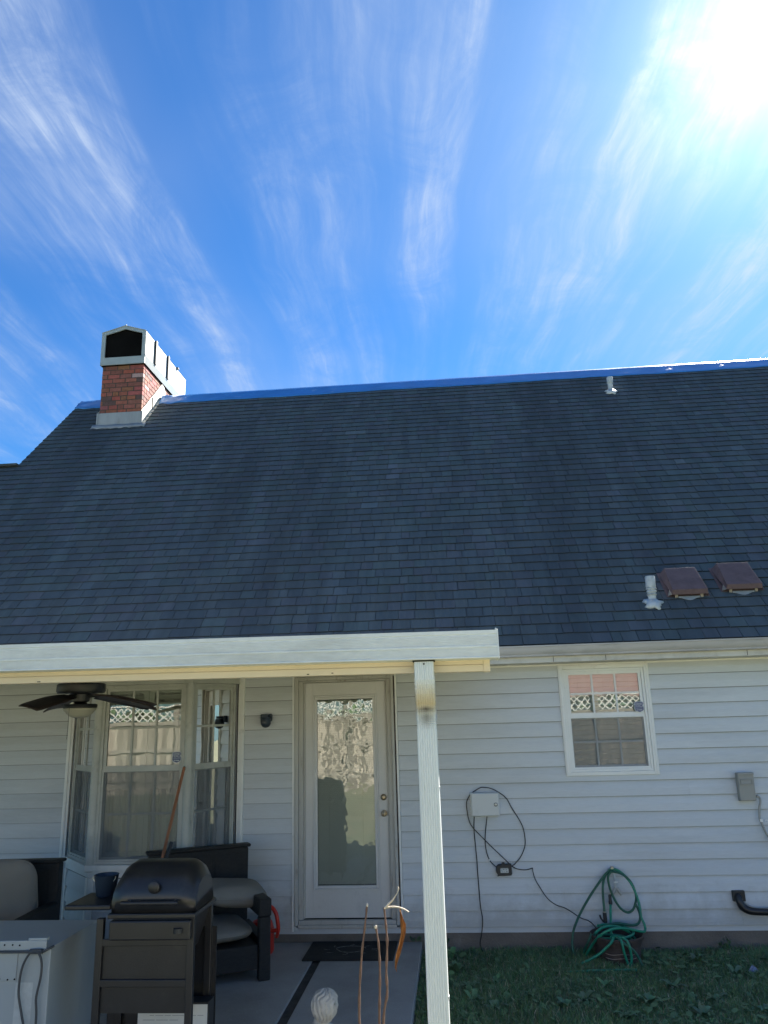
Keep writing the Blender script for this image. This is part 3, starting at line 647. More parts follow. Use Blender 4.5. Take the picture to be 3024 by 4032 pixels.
# ------------------------------------------------------------------ roof pipes and vents
def roofz(y): return RZ0 + (y-RY0)
def pipe(x, y, h, r, label, ribs, capped):
    b = Vector((x, y, roofz(y))); t = thing('vent_pipe', label, 'vent pipe', b, 'vent pipes on the roof')
    pr = [(r*1.0, -.12), (r, h*.35)]
    for i in range(ribs): zz = h*.30+i*.028; pr += [(r*1.0, zz), (r*1.28, zz+.010), (r*1.28, zz+.016), (r*1.0, zz+.026)]
    pr = sorted(pr, key=lambda q: q[1]); pr += [(r*1.02, h*.62), (r*1.02, h*.95)]
    MB().lathe(pr, b, 20).build('pipe', ventm, t, smooth=40)
    MB().lathe([(r*1.18, h*.60), (r*1.24, h*.62), (r*1.22, h*.97), (r*1.1, h), (r*.9, h), (r*.9, h*.9), (0, h*.9)], b, 20, wob=lambda a, j: .02*math.sin(3*a+j)).build('cap', ventm, t, smooth=40)
    P_ = []
    for i in range(25):
        a = 2*math.pi*i/24; row = []
        for rr, hh in ((1.02, .085), (1.5, .035), (2.3+.5*math.sin(5*a+1)+.3*math.sin(9*a), .014)):
            dx, dt = r*rr*math.cos(a), r*rr*math.sin(a)
            if rr < 1.2: row.append(Vector((x+dx, y+dt, roofz(y)+.05)))
            else: q = Vector((x+dx, y+dt*.72, roofz(y+dt*.72)))+Vector((0, -hh*SQ, hh*SQ))*1.0; row.append(q)
        P_.append(row)
    MB().grid(P_).build('boot_flashing', ventm, t, smooth=60, thick=.003)
pipe(1.930, -.0, .270, .037, 'dented silver vent pipe with ribbed collar beside the red roof vents', 4, True)
pipe(2.655, 3.74, .255, .038, 'short grey vent pipe just below the blue tarp on the ridge', 0, True)
def rvent(x, y, label):
    b = Vector((x, y, roofz(y))); t = thing('roof_vent', label, 'roof vent', b, 'dull red roof vents low on the roof')
    def Q(px, pt_, ph): return (x+px, y+pt_*SQ-ph*SQ, roofz(y)+pt_*SQ+ph*SQ)
    w, l = .160, .33
    # hood: sloping top, turned-down front and sides
    top = [Q(-w, -.02, .098), Q(w, -.02, .098), Q(w*.90, l, .100), Q(-w*.90, l, .100)]
    bot = [Q(-w*1.03, -.04, .055), Q(w*1.03, -.04, .055), Q(w*1.15, l+.02, .012), Q(-w*1.15, l+.02, .012)]
    m = MB().add(top+bot, [(0, 1, 2, 3), (0, 4, 5, 1), (1, 5, 6, 2), (2, 6, 7, 3), (3, 7, 4, 0)]); m.build('hood', redm, t, bevel=.006, thick=.004)
    m = MB()
    for sx in (-1, 1):
        m.add([Q(sx*w*.80, -.0, .07), Q(sx*w*.62, -.0, .07), Q(sx*w*.66, -.03, .012), Q(sx*w*.82, -.03, .012)], [(0, 1, 2, 3)])
        m.add([Q(sx*w*1.05, -.045, .062), Q(sx*w*1.17, .0, .012), Q(sx*w*1.04, .05, .05)], [(0, 1, 2)])
    m.build('bracket', mat('pale_vent_bracket', (.30, .26, .21), .6, .2, 20), t, thick=.004)
    MB().add([Q(-w*.9, .01, .01), Q(w*.9, .01, .01), Q(w*.9, l*.9, .01), Q(-w*.9, l*.9, .01), Q(-w*.8, .03, .088), Q(w*.8, .03, .088), Q(w*.8, l*.9, .085), Q(-w*.8, l*.9, .085)], [(4, 5, 6, 7), (0, 1, 5, 4), (1, 2, 6, 5), (2, 3, 7, 6), (3, 0, 4, 7)]).build('louvre', darkgap, t)
    P_ = [[Q(-.10+.20*i/8, -.055+.02*math.cos(i*.8), .012), Q(-.10+.20*i/8, -.02, .018)] for i in range(9)]
    MB().grid(P_).build('base_flashing', mat('vent_base_flashing', (.30, .33, .34), .5, .15, 9), t, thick=.003)
    MB().add([Q(-w*1.25, -.015, .0135), Q(w*1.25, -.015, .0135), Q(w*1.25, l+.05, .0135), Q(-w*1.25, l+.05, .0135)], [(0, 1, 2, 3)]).build('base_plate', redm, t, thick=.002)
rvent(2.285, .075, 'faded red box roof vent nearest the silver vent pipe')
rvent(2.800, .110, 'faded red box roof vent farther from the silver vent pipe')

# ------------------------------------------------------------------ patio cover
pc = thing('patio_cover', 'white aluminium patio cover edge with ribbed gutter and beige beam', 'patio cover', (-2.5, -1.9, 2.2))
YF = -3.45
def gz(x): return 2.219 - .0065*(x-.25)
def sheared(poly, x0, x1, name, m_, parent, **k):        # prism that rises slightly to the left, as the gutter does
    m = MB().prism(poly, x0, x1); m.v = [(x, y, z+gz(x)-2.219) for x, y, z in m.v]; return m.build(name, m_, parent, **k)
poly = []
zt, zb = 2.219, 2.079
def rib(z0, z1, n):
    out = []
    for i in range(n):
        a = z1-(z1-z0)*(i+.1)/n; b = z1-(z1-z0)*(i+.9)/n
        out += [(YF-.0, a), (YF-.003, a-.001), (YF-.003, b+.001), (YF-.0, b)]
    return out
poly = [(YF+.012, zt), (YF-.004, zt), (YF-.004, zt-.018), (YF, zt-.02)] + rib(zt-.072, zt-.026, 6) + [(YF-.005, zt-.077), (YF-.005, zt-.085)] + rib(zt-.128, zt-.089, 6) + [(YF-.005, zt-.132), (YF-.005, zt-.138), (YF+.004, zb), (YF+.134, zb), (YF+.134, zb+.006), (YF+.012, zb+.006)]
sheared(poly, -7.5, .244, 'gutter', alu, pc)
MB().box(.244, .250, YF-.007, YF+.13, 2.074, 2.223).build('gutter_end_cap', alu, pc, bevel=.002)
MB().lathe([(.0, .008), (.005, .007), (.005, 0)], (.240, YF+.004, 2.222), 8).build('gutter_screw', steel, pc)
bp = [(-3.315, 2.110), (-3.315, 2.059), (-3.308, 2.058), (-3.308, 2.0555), (-3.315, 2.0545), (-3.315, 2.022), (-3.23, 2.022), (-3.23, 2.11)]
sheared(bp, -7.5, .172, 'beam', beige, pc)
MB().box(.1725, .207, -3.318, -3.225, 2.0205, 2.108).build('beam_end', beige, pc, bevel=.002)
for x, z, a in ((-1.0, 2.0985, .010), (-2.23, 2.044, .009), (-.62, 2.038, .005), (-.75, 2.036, .006)): MB().box(x-a, x+a, -3.3162, -3.3148, z-.0022, z+.0022).build('scratch', darkgap, pc)
for i in range(26):                                        # roof pans
    x1 = .244-.305*i; x0 = x1-.301
    a = [(x0, YF+.13, 2.112), (x1, YF+.13, 2.112), (x1, -.32, 2.262), (x0, -.32, 2.262)]
    b = [(x, y, z+.018) for x, y, z in a]
    MB().add(a+b, [(0, 1, 2, 3)[::-1], (4, 5, 6, 7), (0, 1, 5, 4), (1, 2, 6, 5), (2, 3, 7, 6), (3, 0, 4, 7)]).add([(x1-.02, YF+.13, 2.095), (x1, YF+.13, 2.095), (x1, -.33, 2.245), (x1-.02, -.33, 2.245), (x1-.02, YF+.13, 2.1125), (x1, YF+.13, 2.1125), (x1, -.33, 2.2625), (x1-.02, -.33, 2.2625)], [(0, 1, 2, 3)[::-1], (4, 5, 6, 7), (0, 1, 5, 4), (1, 2, 6, 5), (2, 3, 7, 6), (3, 0, 4, 7)]).build('roof_panel', pan_under, pc)
MB().add([(x, y, z) for x in (.246, .258) for y, z in ((-3.31, 2.095), (-.33, 2.235), (-.33, 2.282), (-3.31, 2.142))], [(0, 1, 2, 3)[::-1], (4, 5, 6, 7), (0, 1, 5, 4), (1, 2, 6, 5), (2, 3, 7, 6), (3, 0, 4, 7)]).build('side_fascia', alu, pc)
# downspout: ribbed rectangular tube swept through two elbows
def sweep(path, w, d, scales=None, cx=-.133, ribs=7, x_shift=None):
    sec = []
    hw, hd = w/2, d/2
    fx = np.linspace(-hw+.010, hw-.010, ribs*4+1)
    for i, x in enumerate(fx): sec.append((x, -hd + (.0035 if i % 4 in (2,) else 0)))
    sec += [(hw-.003, -hd+.004), (hw, -hd+.012), (hw, hd-.01), (hw-.01, hd), (-hw+.01, hd), (-hw, hd-.01), (-hw, -hd+.012), (-hw+.003, -hd+.004)]
    P_ = []; n = len(path)
    for i, (y, z) in enumerate(path):
        a, b = path[max(i-1, 0)], path[min(i+1, n-1)]; ty, tz = b[0]-a[0], b[1]-a[1]; l = math.hypot(ty, tz); ty, tz = ty/l, tz/l
        sc = scales[i] if scales is not None else 1
        ny, nz_ = tz, -ty                                   # normal in the yz plane; for a pipe going down tz=-1 -> ny=-1 is the front
        row = [(cx+(x_shift[i] if x_shift is not None else 0)+x*sc, y+(-nn)*ny*sc, z+(-nn)*nz_*sc) for x, nn in sec]
        P_.append(row+[row[0]])
    return MB().grid(P_)
def arc(pts, k): return [(p.x, p.y) for p in spline([Vector((a, b, 0)) for a, b in pts], k)]
dsm = mat('stained_downspout_paint', (.74, .77, .76), .4, .04, 4, stretch=(1, 1, .3), dirt=((.40, .38, .33), 9, .6, .85, .5), fine=.04, fscale=80)
t_ = dsm.node_tree; bsdf = t_.nodes['Principled BSDF']     # rust-yellow staining round the bottom of the elbow, dark bands on the joint below it
geo = t_.nodes.new('ShaderNodeNewGeometry'); sp = t_.nodes.new('ShaderNodeSeparateXYZ'); t_.links.new(geo.outputs['Position'], sp.inputs[0])
nn = t_.nodes.new('ShaderNodeTexNoise'); nn.inputs['Scale'].default_value = 22; nn.inputs['Detail'].default_value = 6; nn.inputs['Roughness'].default_value = .7; t_.links.new(geo.outputs['Position'], nn.inputs['Vector'])
src = bsdf.inputs['Base Color'].links[0].from_socket
def band(src, z0, zpk, z1, colr, amount, wob, xw=None, pk2=None):
    w_ = t_.nodes.new('ShaderNodeMath'); w_.operation = 'MULTIPLY_ADD'; t_.links.new(nn.outputs[0], w_.inputs[0]); w_.inputs[1].default_value = wob; t_.links.new(sp.outputs[2], w_.inputs[2])
    r = t_.nodes.new('ShaderNodeValToRGB'); r.color_ramp.interpolation = 'B_SPLINE' if False else 'LINEAR'
    mr = t_.nodes.new('ShaderNodeMapRange'); mr.inputs['From Min'].default_value = z0+wob*.5; mr.inputs['From Max'].default_value = z1+wob*.5; t_.links.new(w_.outputs[0], mr.inputs['Value'])
    e = r.color_ramp.elements; e[0].position = 0; e[0].color = (0, 0, 0, 1); e[1].position = 1; e[1].color = (0, 0, 0, 1)
    q = e.new((zpk-z0)/(z1-z0)); q.color = (amount,)*3+(1,)
    if pk2: q = e.new((pk2-z0)/(z1-z0)); q.color = (amount*.8,)*3+(1,)
    t_.links.new(mr.outputs[0], r.inputs[0]); fac = r.outputs[0]
    if xw:
        d = t_.nodes.new('ShaderNodeMath'); d.operation = 'ADD'; d.inputs[1].default_value = .133; t_.links.new(sp.outputs[0], d.inputs[0])
        a = t_.nodes.new('ShaderNodeMath'); a.operation = 'ABSOLUTE'; t_.links.new(d.outputs[0], a.inputs[0])
        m2 = t_.nodes.new('ShaderNodeMapRange'); m2.inputs['From Min'].default_value = 0; m2.inputs['From Max'].default_value = xw; m2.inputs['To Min'].default_value = 1; m2.inputs['To Max'].default_value = .15; t_.links.new(a.outputs[0], m2.inputs['Value'])
        m3 = t_.nodes.new('ShaderNodeMath'); m3.operation = 'MULTIPLY'; t_.links.new(fac, m3.inputs[0]); t_.links.new(m2.outputs[0], m3.inputs[1]); fac = m3.outputs[0]
    x = t_.nodes.new('ShaderNodeMix'); x.data_type = 'RGBA'; t_.links.new(fac, x.inputs[0]); t_.links.new(src, x.inputs[6]); x.inputs[7].default_value = (*colr, 1); return x.outputs[2]
src = band(src, 1.80, 1.865, 1.985, (.50, .36, .15), .75, .03, pk2=1.90)
src = band(src, 1.820, 1.840, 1.860, (.03, .02, .012), .95, .018, xw=.05)
src = band(src, 1.735, 1.80, 1.845, (.10, .07, .045), .7, .03, xw=.045)
t_.links.new(src, bsdf.inputs['Base Color'])
ds = thing('downspout', 'ribbed white downspout with rust-stained elbow hanging from the patio gutter', 'downspout', (-.133, -3.30, GZ))
p1_ = arc([(-3.395, 2.078), (-3.395, 2.03), (-3.390, 1.985), (-3.370, 1.93), (-3.335, 1.87), (-3.315, 1.832)], 8)
sc1 = [1 + (.055 if (i % 3 == 0 and 12 < i) else 0) for i in range(len(p1_))]
sweep(p1_, .100, .068, sc1, cx=-.1335).build('elbow', dsm, ds)
p2_ = arc([(-3.325, 1.845), (-3.312, 1.82), (-3.302, 1.79), (-3.300, 1.755), (-3.300, 1.738)], 9)
sc2 = [1 + (.075 if (i % 3 == 0 and i < 26) else 0) for i in range(len(p2_))]
sweep(p2_, .098, .064, sc2, cx=-.1345).build('elbow', dsm, ds)
p3_ = [(-3.300, 1.742), (-3.300, 1.0), (-3.300, GZ)]
sweep(p3_, .1025, .068, cx=-.1345).build('pipe', dsm, ds)
MB().lathe([(.0055, 0), (.004, .004), (0, .005)], (0, 0, 0), 10)
for zz in (1.45, .52): MB().box(-.0835, -.080, -3.33, -3.31, zz, zz+.012).build('strap_tab', dsm, ds)
sm = MB().lathe([(.0045, 0), (.0035, .003), (0, .004)], (0, 0, 0), 10); sm.v = [(-.133+x, -3.4302-z, 2.062+y) for x, y, z in sm.v]; sm.build('screw', darkgap, ds)
MB().box(-.19, -.077, -3.436, -3.36, 2.0745, 2.0785).build('outlet_seam', darkgap, ds)

# ------------------------------------------------------------------ ceiling fan
fx_, fy = -2.625, -2.0
fan = thing('ceiling_fan', 'dark ceiling fan with a pale glass bowl light under the patio cover', 'ceiling fan', (fx_, fy, 2.17))
MB().lathe([(.075, 2.17), (.07, 2.12), (.04, 2.11), (.04, 2.098)], (fx_, fy, 0), 24).build('canopy', fanmetal, fan, smooth=40)
MB().lathe([(.06, 2.10), (.155, 2.098), (.164, 2.09), (.166, 2.045), (.158, 2.032), (.075, 2.030), (.066, 2.022), (.060, 1.975), (.035, 1.965)], (fx_, fy, 0), 40).build('motor_housing', fanmetal, fan, smooth=40)
for k, (a, droop) in enumerate(((-8, .085), (50, .07), (136, .07), (262, .075))):
    A = math.radians(a); u = Vector((math.cos(A), math.sin(A), 0)); v = Vector((-math.sin(A), math.cos(A), 0)); c0 = Vector((fx_, fy, 2.008))
    MB().tube([c0+u*.05, c0+u*.10+Vector((0, 0, .006)), c0+u*.155], .010, 8).build('blade_bracket', fanmetal, fan, smooth=60)
    P_ = []
    for s in np.linspace(0, 1, 12):
        r_ = .12+.44*s; wd = .050+.028*min(1, s*3)-.012*max(0, s-.9)*10*.8; dz = -droop*s**1.25
        row = []
        for q in np.linspace(-1, 1, 5):
            tw = -.24
            row.append(c0+u*(r_+.012*(1-q*q)*(s > .95))+v*(q*wd)+Vector((0, 0, dz+q*wd*tw-.008*(q*q)*s)))
        P_.append(row)
    MB().grid(P_).build('blade', fanwood, fan, smooth=50, thick=.007)
MB().lathe([(.035, 1.97), (.05, 1.958), (.112, 1.955), (.116, 1.948), (.116, 1.932), (.110, 1.928)], (fx_, fy, 0), 36).build('light_plate', fanmetal, fan, smooth=40)
MB().lathe([(.108, 1.930), (.112, 1.922), (.108, 1.912), (.095, 1.903), (.092, 1.893), (.078, 1.884), (.075, 1.877), (.055, 1.868), (.02, 1.861), (0, 1.859)], (fx_, fy, 0), 40).build('glass_bowl', fanbowl, fan, smooth=70)
MB().tube([(fx_-.02, fy-.118, 1.93), (fx_-.02, fy-.119, 1.80), (fx_-.022, fy-.118, 1.72)], .0013, 5).build('pull_chain', fanmetal, fan)

# ------------------------------------------------------------------ things on the wall
lg = thing('security_light', 'small black dome security camera light on the siding left of the door', 'security light', (-1.74, -.02, 1.81))
MB().box(-1.800, -1.694, -.060, -.019, 1.800, 1.866).build('mount', bluedark, lg, bevel=.008)
d = MB().lathe([(.040, .03), (.048, .0), (.046, -.03), (.034, -.052), (.014, -.062), (0, -.064)], (-1.742, -.088, 1.806), 24); d.build('dome', bluedark, lg, smooth=60)
MB().lathe([(.0, -.036), (.018, -.032), (.020, -.02), (.012, -.01)], (-1.748, -.132, 1.815), 16).build('lens', mat('camera_lens', (.12, .13, .15), .1, 0), lg, smooth=60)
MB().box(-1.768, -1.716, -.12, -.06, 1.838, 1.862).build('sensor_arm', bluedark, lg, bevel=.005)
eb = thing('junction_box', 'light grey metal junction box with a round lock on the siding', 'junction box', (.26, -.02, 1.03))
MB().box(.120, .375, -.088, -.019, .932, 1.130).build('box', boxlight, eb, bevel=.006)
MB().box(.131, .366, -.100, -.0885, .938, 1.124).build('door', boxlight, eb, bevel=.004)
for zz in (1.095, 1.06, .99, .96): MB().box(.1165, .120, -.075, -.05, zz-.008, zz+.008).build('hinge', steel, eb)
k = MB().lathe([(.013, 0), (.012, .006), (.008, .008), (0, .008)], (0, 0, 0), 18); k.v = [(.342+x, -.100-z, 1.031+y) for x, y, z in k.v]; k.build('lock', steel, eb, smooth=40)
k = MB().lathe([(.016, 0), (.016, .003), (.013, .003)], (0, 0, 0), 18); k.v = [(.342+x, -.100-z, 1.031+y) for x, y, z in k.v]; k.build('lock_ring', black, eb)
cbx = thing('cable_box', 'small black cable splice box with a white printed label low on the siding', 'cable box', (.38, -.02, .48))
ol = [(.318, .515), (.335, .530), (.362, .530), (.368, .546), (.388, .546), (.394, .532), (.440, .536), (.448, .532), (.449, .455), (.440, .444), (.375, .441), (.330, .440), (.322, .434), (.327, .450), (.312, .470), (.312, .498)]
n_ = len(ol); vs = [(x, y, z) for y in (-.062, -.019) for x, z in ol]
MB().add(vs, [tuple(range(n_))[::-1], tuple(range(n_, 2*n_))] + [(i, (i+1) % n_, n_+(i+1) % n_, n_+i) for i in range(n_)]).build('box', blackp, cbx, bevel=.004)
MB().box(.350, .420, -.0635, -.0622, .466, .498).build('label', paper, cbx)
MB().box(.352, .418, -.0636, -.0632, .500, .5045).build('label_strip', paper, cbx)
ik = MB()
for x, z, w in ((.357, .487, .008), (.372, .491, .012), (.395, .489, .010), (.360, .475, .006), (.380, .476, .004), (.398, .474, .012)): ik.box(x, x+w, -.0643, -.0636, z, z+.004)
ik.build('lettering', ink, cbx)
def cab(name, pts, r, label, cat, m_=None, group=None, smooth=5, seg=8):
    return tag(MB().tube(pts, r, seg, smooth=smooth).build(name, m_ or cable, smooth=70), label, cat, group)
CG = 'black cables on the siding'
cab('cable', [(.455, -.04, .517), (.491, -.035, .542), (.540, -.03, .596), (.574, -.03, .665), (.584, -.03, .734), (.572, -.03, .828), (.533, -.03, .913), (.484, -.03, .995), (.444, -.03, 1.072), (.387, -.04, 1.121), (.313, -.045, 1.161), (.248, -.045, 1.172), (.218, -.04, 1.170), (.176, -.035, 1.149), (.139, -.03, 1.126), (.117, -.03, 1.102), (.090, -.03, 1.059), (.085, -.03, 1.007), (.096, -.03, .912), (.123, -.03, .845), (.184, -.036, .778), (.287, -.038, .674), (.371, -.035, .594), (.427, -.035, .538)], .0042, 'black cable looping wide around the junction box and back to the splice box', 'cable', group=CG)
cab('cable', [(.148, -.055, .935), (.143, -.042, .88), (.140, -.03, .821), (.144, -.028, .695), (.151, -.028, .556), (.152, -.028, .441), (.155, -.028, .335), (.160, -.028, .196), (.172, -.03, .088), (.158, -.03, -.018), (.140, -.03, -.094), (.160, -.04, -.16)], .0045, 'black cable running straight down from the junction box into the grass', 'cable', group=CG)
cab('cable', [(.262, -.05, .935), (.250, -.04, .86), (.240, -.03, .796), (.232, -.028, .712), (.240, -.028, .628), (.261, -.03, .568), (.287, -.035, .535), (.316, -.04, .510)], .0042, 'short black cable hanging from the junction box to the splice box', 'cable', group=CG)
cab('cable', [(.445, -.04, .520), (.480, -.03, .498), (.512, -.03, .487), (.571, -.03, .482), (.618, -.03, .492), (.630, -.03, .496), (.631, -.03, .480), (.634, -.03, .455), (.652, -.03, .394), (.698, -.03, .314), (.725, -.03, .272), (.766, -.03, .229), (.820, -.03, .196), (.886, -.03, .174), (.950, -.03, .135), (1.011, -.03, .096), (1.075, -.03, .073), (1.12, -.03, .032), (1.15, -.05, -.02)], .0038, 'black cable sagging from the splice box down towards the hose pot', 'cable', group=CG)
MB().lathe([(.006, 0), (.006, .012)], (.259, -.034, .560), 8).build('cable_clip', trimw, cbx)
dbx = thing('disconnect_box', 'grey electrical disconnect box with hinged cover on the siding', 'disconnect box', (2.54, -.02, 1.13))
v = [(2.455, -.019, 1.010), (2.600, -.019, 1.010), (2.600, -.019, 1.250), (2.455, -.019, 1.250), (2.452, -.085, 1.018), (2.585, -.085, 1.018), (2.585, -.100, 1.236), (2.452, -.100, 1.236)]
MB().add(v, [(0, 1, 2, 3), (7, 6, 5, 4), (0, 4, 5, 1), (3, 2, 6, 7), (1, 5, 6, 2), (0, 3, 7, 4)]).build('box', boxgrey, dbx, bevel=.006)
MB().box(2.450, 2.588, -.106, -.060, 1.232, 1.252).build('lid', boxgrey, dbx, bevel=.004)
h = MB(); 
for a in ((2.468, 2.568, 1.192, 1.199), (2.468, 2.568, 1.152, 1.159), (2.468, 2.475, 1.159, 1.192), (2.561, 2.568, 1.159, 1.192)): h.box(a[0], a[1], -.106, -.094, a[2], a[3])
h.build('handle', boxgrey, dbx, bevel=.002)
MB().box(2.476, 2.560, -.0995, -.092, 1.160, 1.191).build('handle_recess', boxgrey, dbx)
cab('conduit', [(2.600, -.05, 1.050), (2.621, -.05, 1.045), (2.629, -.05, 1.014), (2.612, -.05, .95), (2.603, -.05, .873), (2.614, -.05, .833), (2.632, -.05, .765), (2.664, -.05, .70), (2.72, -.05, .58), (2.80, -.06, .40)], .0095, 'grey flexible conduit curving down from the disconnect box', 'conduit', boxgrey)
tag(MB().box(2.600, 2.622, -.064, -.058, .842, .866).tube([(2.640, -.055, .845), (2.652, -.055, .858), (2.665, -.055, .856), (2.668, -.055, .842), (2.655, -.055, .832), (2.640, -.055, .843)], .003, 6).build('cable_tie', trimw), 'white plastic tie round the grey conduit below the disconnect box', 'cable tie')
ls = thing('line_set', 'thick black insulated pipe leaving the siding near the foundation', 'pipe', (2.34, -.02, .25))
MB().box(2.292, 2.395, -.050, -.019, .215, .300).build('wall_cover', blackp, ls, bevel=.006)
MB().tube([(2.345, -.02, .262), (2.335, -.045, .250), (2.338, -.06, .215), (2.355, -.065, .178), (2.395, -.07, .153), (2.46, -.07, .143), (2.62, -.07, .140), (2.9, -.07, .135)], .030, 16, smooth=6).build('insulated_pipe', black, ls, smooth=60)
MB().tube([(2.372, -.05, .215), (2.39, -.06, .198), (2.43, -.07, .178), (2.48, -.075, .168), (2.60, -.08, .165)], .0055, 8, smooth=5).build('thin_wire', boxgrey, ls, smooth=60)

# ------------------------------------------------------------------ tap, hose and planter
sp_ = thing('outdoor_tap', 'grey outdoor tap with a two-way hose splitter under the green hose', 'tap', (1.31, -.02, .45))
MB().tube([(1.300, -.018, .478), (1.300, -.05, .478), (1.310, -.078, .460), (1.320, -.082, .405)], .013, 12, smooth=4).build('spout', ventm, sp_, smooth=50)
MB().lathe([(.024, 0), (.024, .004)], (1.300, -.03, .478), 14).build('wall_plate', steel, sp_)
MB().lathe([(.018, .382), (.018, .396), (.017, .396)], (1.322, -.082, 0), 14).build('collar', trimw, sp_)
MB().lathe([(.016, .345), (.017, .381)], (1.322, -.082, 0), 14).build('coupling', ventm, sp_)
for p in ([(1.322, -.082, .348), (1.306, -.084, .318), (1.284, -.086, .292)], [(1.322, -.082, .348), (1.340, -.086, .320), (1.362, -.090, .286)]): MB().tube(p, [.014, .016, .013], 12).build('outlet', boxgrey, sp_, smooth=50)
MB().lathe([(.010, 0), (.018, .006), (.018, .018), (.010, .024)], (1.300, -.10, .49), 12).build('handle', steel, sp_)
hs = thing('garden_hose', 'green garden hose looped over the tap and heaped into the round planter', 'hose', (1.25, -.2, GZ))
HOSE = {
'h1': [(1.289, -.08, .477), (1.241, -.093, .45), (1.174, -.107, .382), (1.096, -.12, .293), (1.024, -.133, .2), (.967, -.147, .116), (.924, -.16, .033), (.903, -.173, -.049), (.902, -.187, -.113), (.918, -.2, -.158)],
'h2': [(1.289, -.07, .475), (1.242, -.08, .439), (1.215, -.09, .379), (1.203, -.1, .305), (1.201, -.11, .228), (1.199, -.12, .156)],
'h3': [(1.289, -.1, .473), (1.262, -.1, .438), (1.259, -.1, .389), (1.273, -.1, .313), (1.311, -.1, .225), (1.353, -.1, .172), (1.398, -.1, .152), (1.438, -.1, .171), (1.467, -.1, .223), (1.478, -.1, .285), (1.462, -.1, .356), (1.426, -.1, .414), (1.373, -.1, .454), (1.318, -.1, .469), (1.289, -.1, .473)],
'h4': [(1.270, -.075, .470), (1.294, -.08, .485), (1.322, -.086, .488), (1.367, -.091, .468), (1.418, -.097, .418), (1.456, -.107, .357), (1.481, -.126, .273), (1.491, -.144, .198), (1.491, -.163, .129), (1.506, -.181, .077), (1.505, -.2, .043), (1.479, -.241, .038), (1.408, -.281, .059), (1.32, -.322, .083), (1.235, -.363, .093), (1.154, -.404, .083), (1.09, -.387, .038), (1.048, -.331, -.026), (1.004, -.276, -.107), (.995, -.22, -.158)],
'h5': [(1.26, -.09, .214), (1.248, -.126, .166), (1.238, -.162, .109), (1.221, -.198, .041), (1.236, -.257, .0), (1.244, -.40, .035), (1.250, -.478, .03), (1.268, -.482, -.07), (1.296, -.475, -.15), (1.316, -.480, -.103), (1.314, -.482, -.04), (1.296, -.475, .03), (1.245, -.44, .05), (1.182, -.40, .04)],
'h6': [(1.462, -.1, .223), (1.486, -.112, .169), (1.489, -.125, .116), (1.465, -.138, .076), (1.415, -.15, .066), (1.339, -.162, .078), (1.272, -.175, .086), (1.184, -.188, .068), (1.094, -.2, .021), (1.08, -.25, .0)],
'h7': [(1.20, -.44, .045), (1.169, -.48, .02), (1.122, -.474, -.024), (1.067, -.466, -.067), (1.0, -.454, -.105), (.942, -.442, -.135), (.887, -.42, -.158), (.82, -.42, -.162)],
'h8': [(1.07, -.36, .06), (1.142, -.328, .094), (1.235, -.296, .094), (1.308, -.264, .069), (1.37, -.232, .027), (1.413, -.22, -.02)],
'h9': [(1.22, -.45, .045), (1.239, -.47, .037), (1.286, -.478, .002), (1.328, -.475, -.028), (1.361, -.465, -.067), (1.381, -.46, -.106), (1.40, -.47, -.155)],
'h10': [(1.05, -.30, .04), (1.018, -.3, -.017), (.995, -.273, -.066), (.981, -.247, -.115), (.974, -.252, -.158)],
'hg': [(.80, -.62, -.15), (1.0, -.60, -.145), (1.15, -.59, -.145), (1.33, -.57, -.15)],
'hc': [(1.10+.13*math.cos(a)*1.1+.15, -.26+.13*math.sin(a), -.03+.012*a) for a in np.linspace(0, 9, 22)]}
for k_, p in HOSE.items():
    MB().tube(p, .0105 if k_ != 'h3' else .0098, 10, smooth=6).build('hose_loop', hosem if k_ in ('h5', 'h7', 'h8', 'h4', 'hc', 'hg') else hosedk, hs, smooth=70)
MB().lathe([(.0125, .212), (.016, .216), (.016, .235), (.013, .245), (.012, .285), (.010, .29)], (1.262, -.086, 0), 14).build('hose_connector', blackp, hs, smooth=40)
MB().lathe([(.014, .150), (.014, .158), (.0165, .158), (.0165, .082), (.012, .078)][::-1], (1.199, -.12, 0), 14).build('nozzle', blackp, hs, smooth=40)
MB().tube([(1.185, -.12, .085), (1.165, -.12, .115), (1.158, -.12, .140)], [.006, .008, .007], 8, smooth=4).build('nozzle_lever', blackp, hs, smooth=60)
MB().lathe([(.0145, .156), (.0145, .166)], (1.199, -.12, 0), 14).build('nozzle_collar', steel, hs)
pot = thing('planter', 'round brown ribbed planter by the foundation filled with green hose', 'planter', (1.255, -.262, GZ))
wv = lambda a, j: (.018*math.sin(7*a+.5)) if j in (2, 3, 4, 5) else 0
MB().lathe([(.165, GZ-.02), (.178, -.12), (.186, -.095), (.181, -.085), (.190, -.060), (.186, -.050), (.200, -.020), (.204, .006), (.215, .010), (.218, .030), (.212, .036), (.203, .030), (.196, .0), (.178, -.10), (.0, -.11)], (1.255, -.262, 0), 48, wob=wv).build('pot', clay, pot, smooth=50)
for zz, am in ((-.108, .5), (-.078, .3)):
    MB().tube([(1.255+(.188)*math.cos(a), -.262+.188*math.sin(a), zz+.004*math.sin(7*a)) for a in np.linspace(-2.3, -.9, 16)], .0028, 6).build('chipped_rib', mat('chipped_clay', (.30, .24, .20), .8, .3, 20), pot)

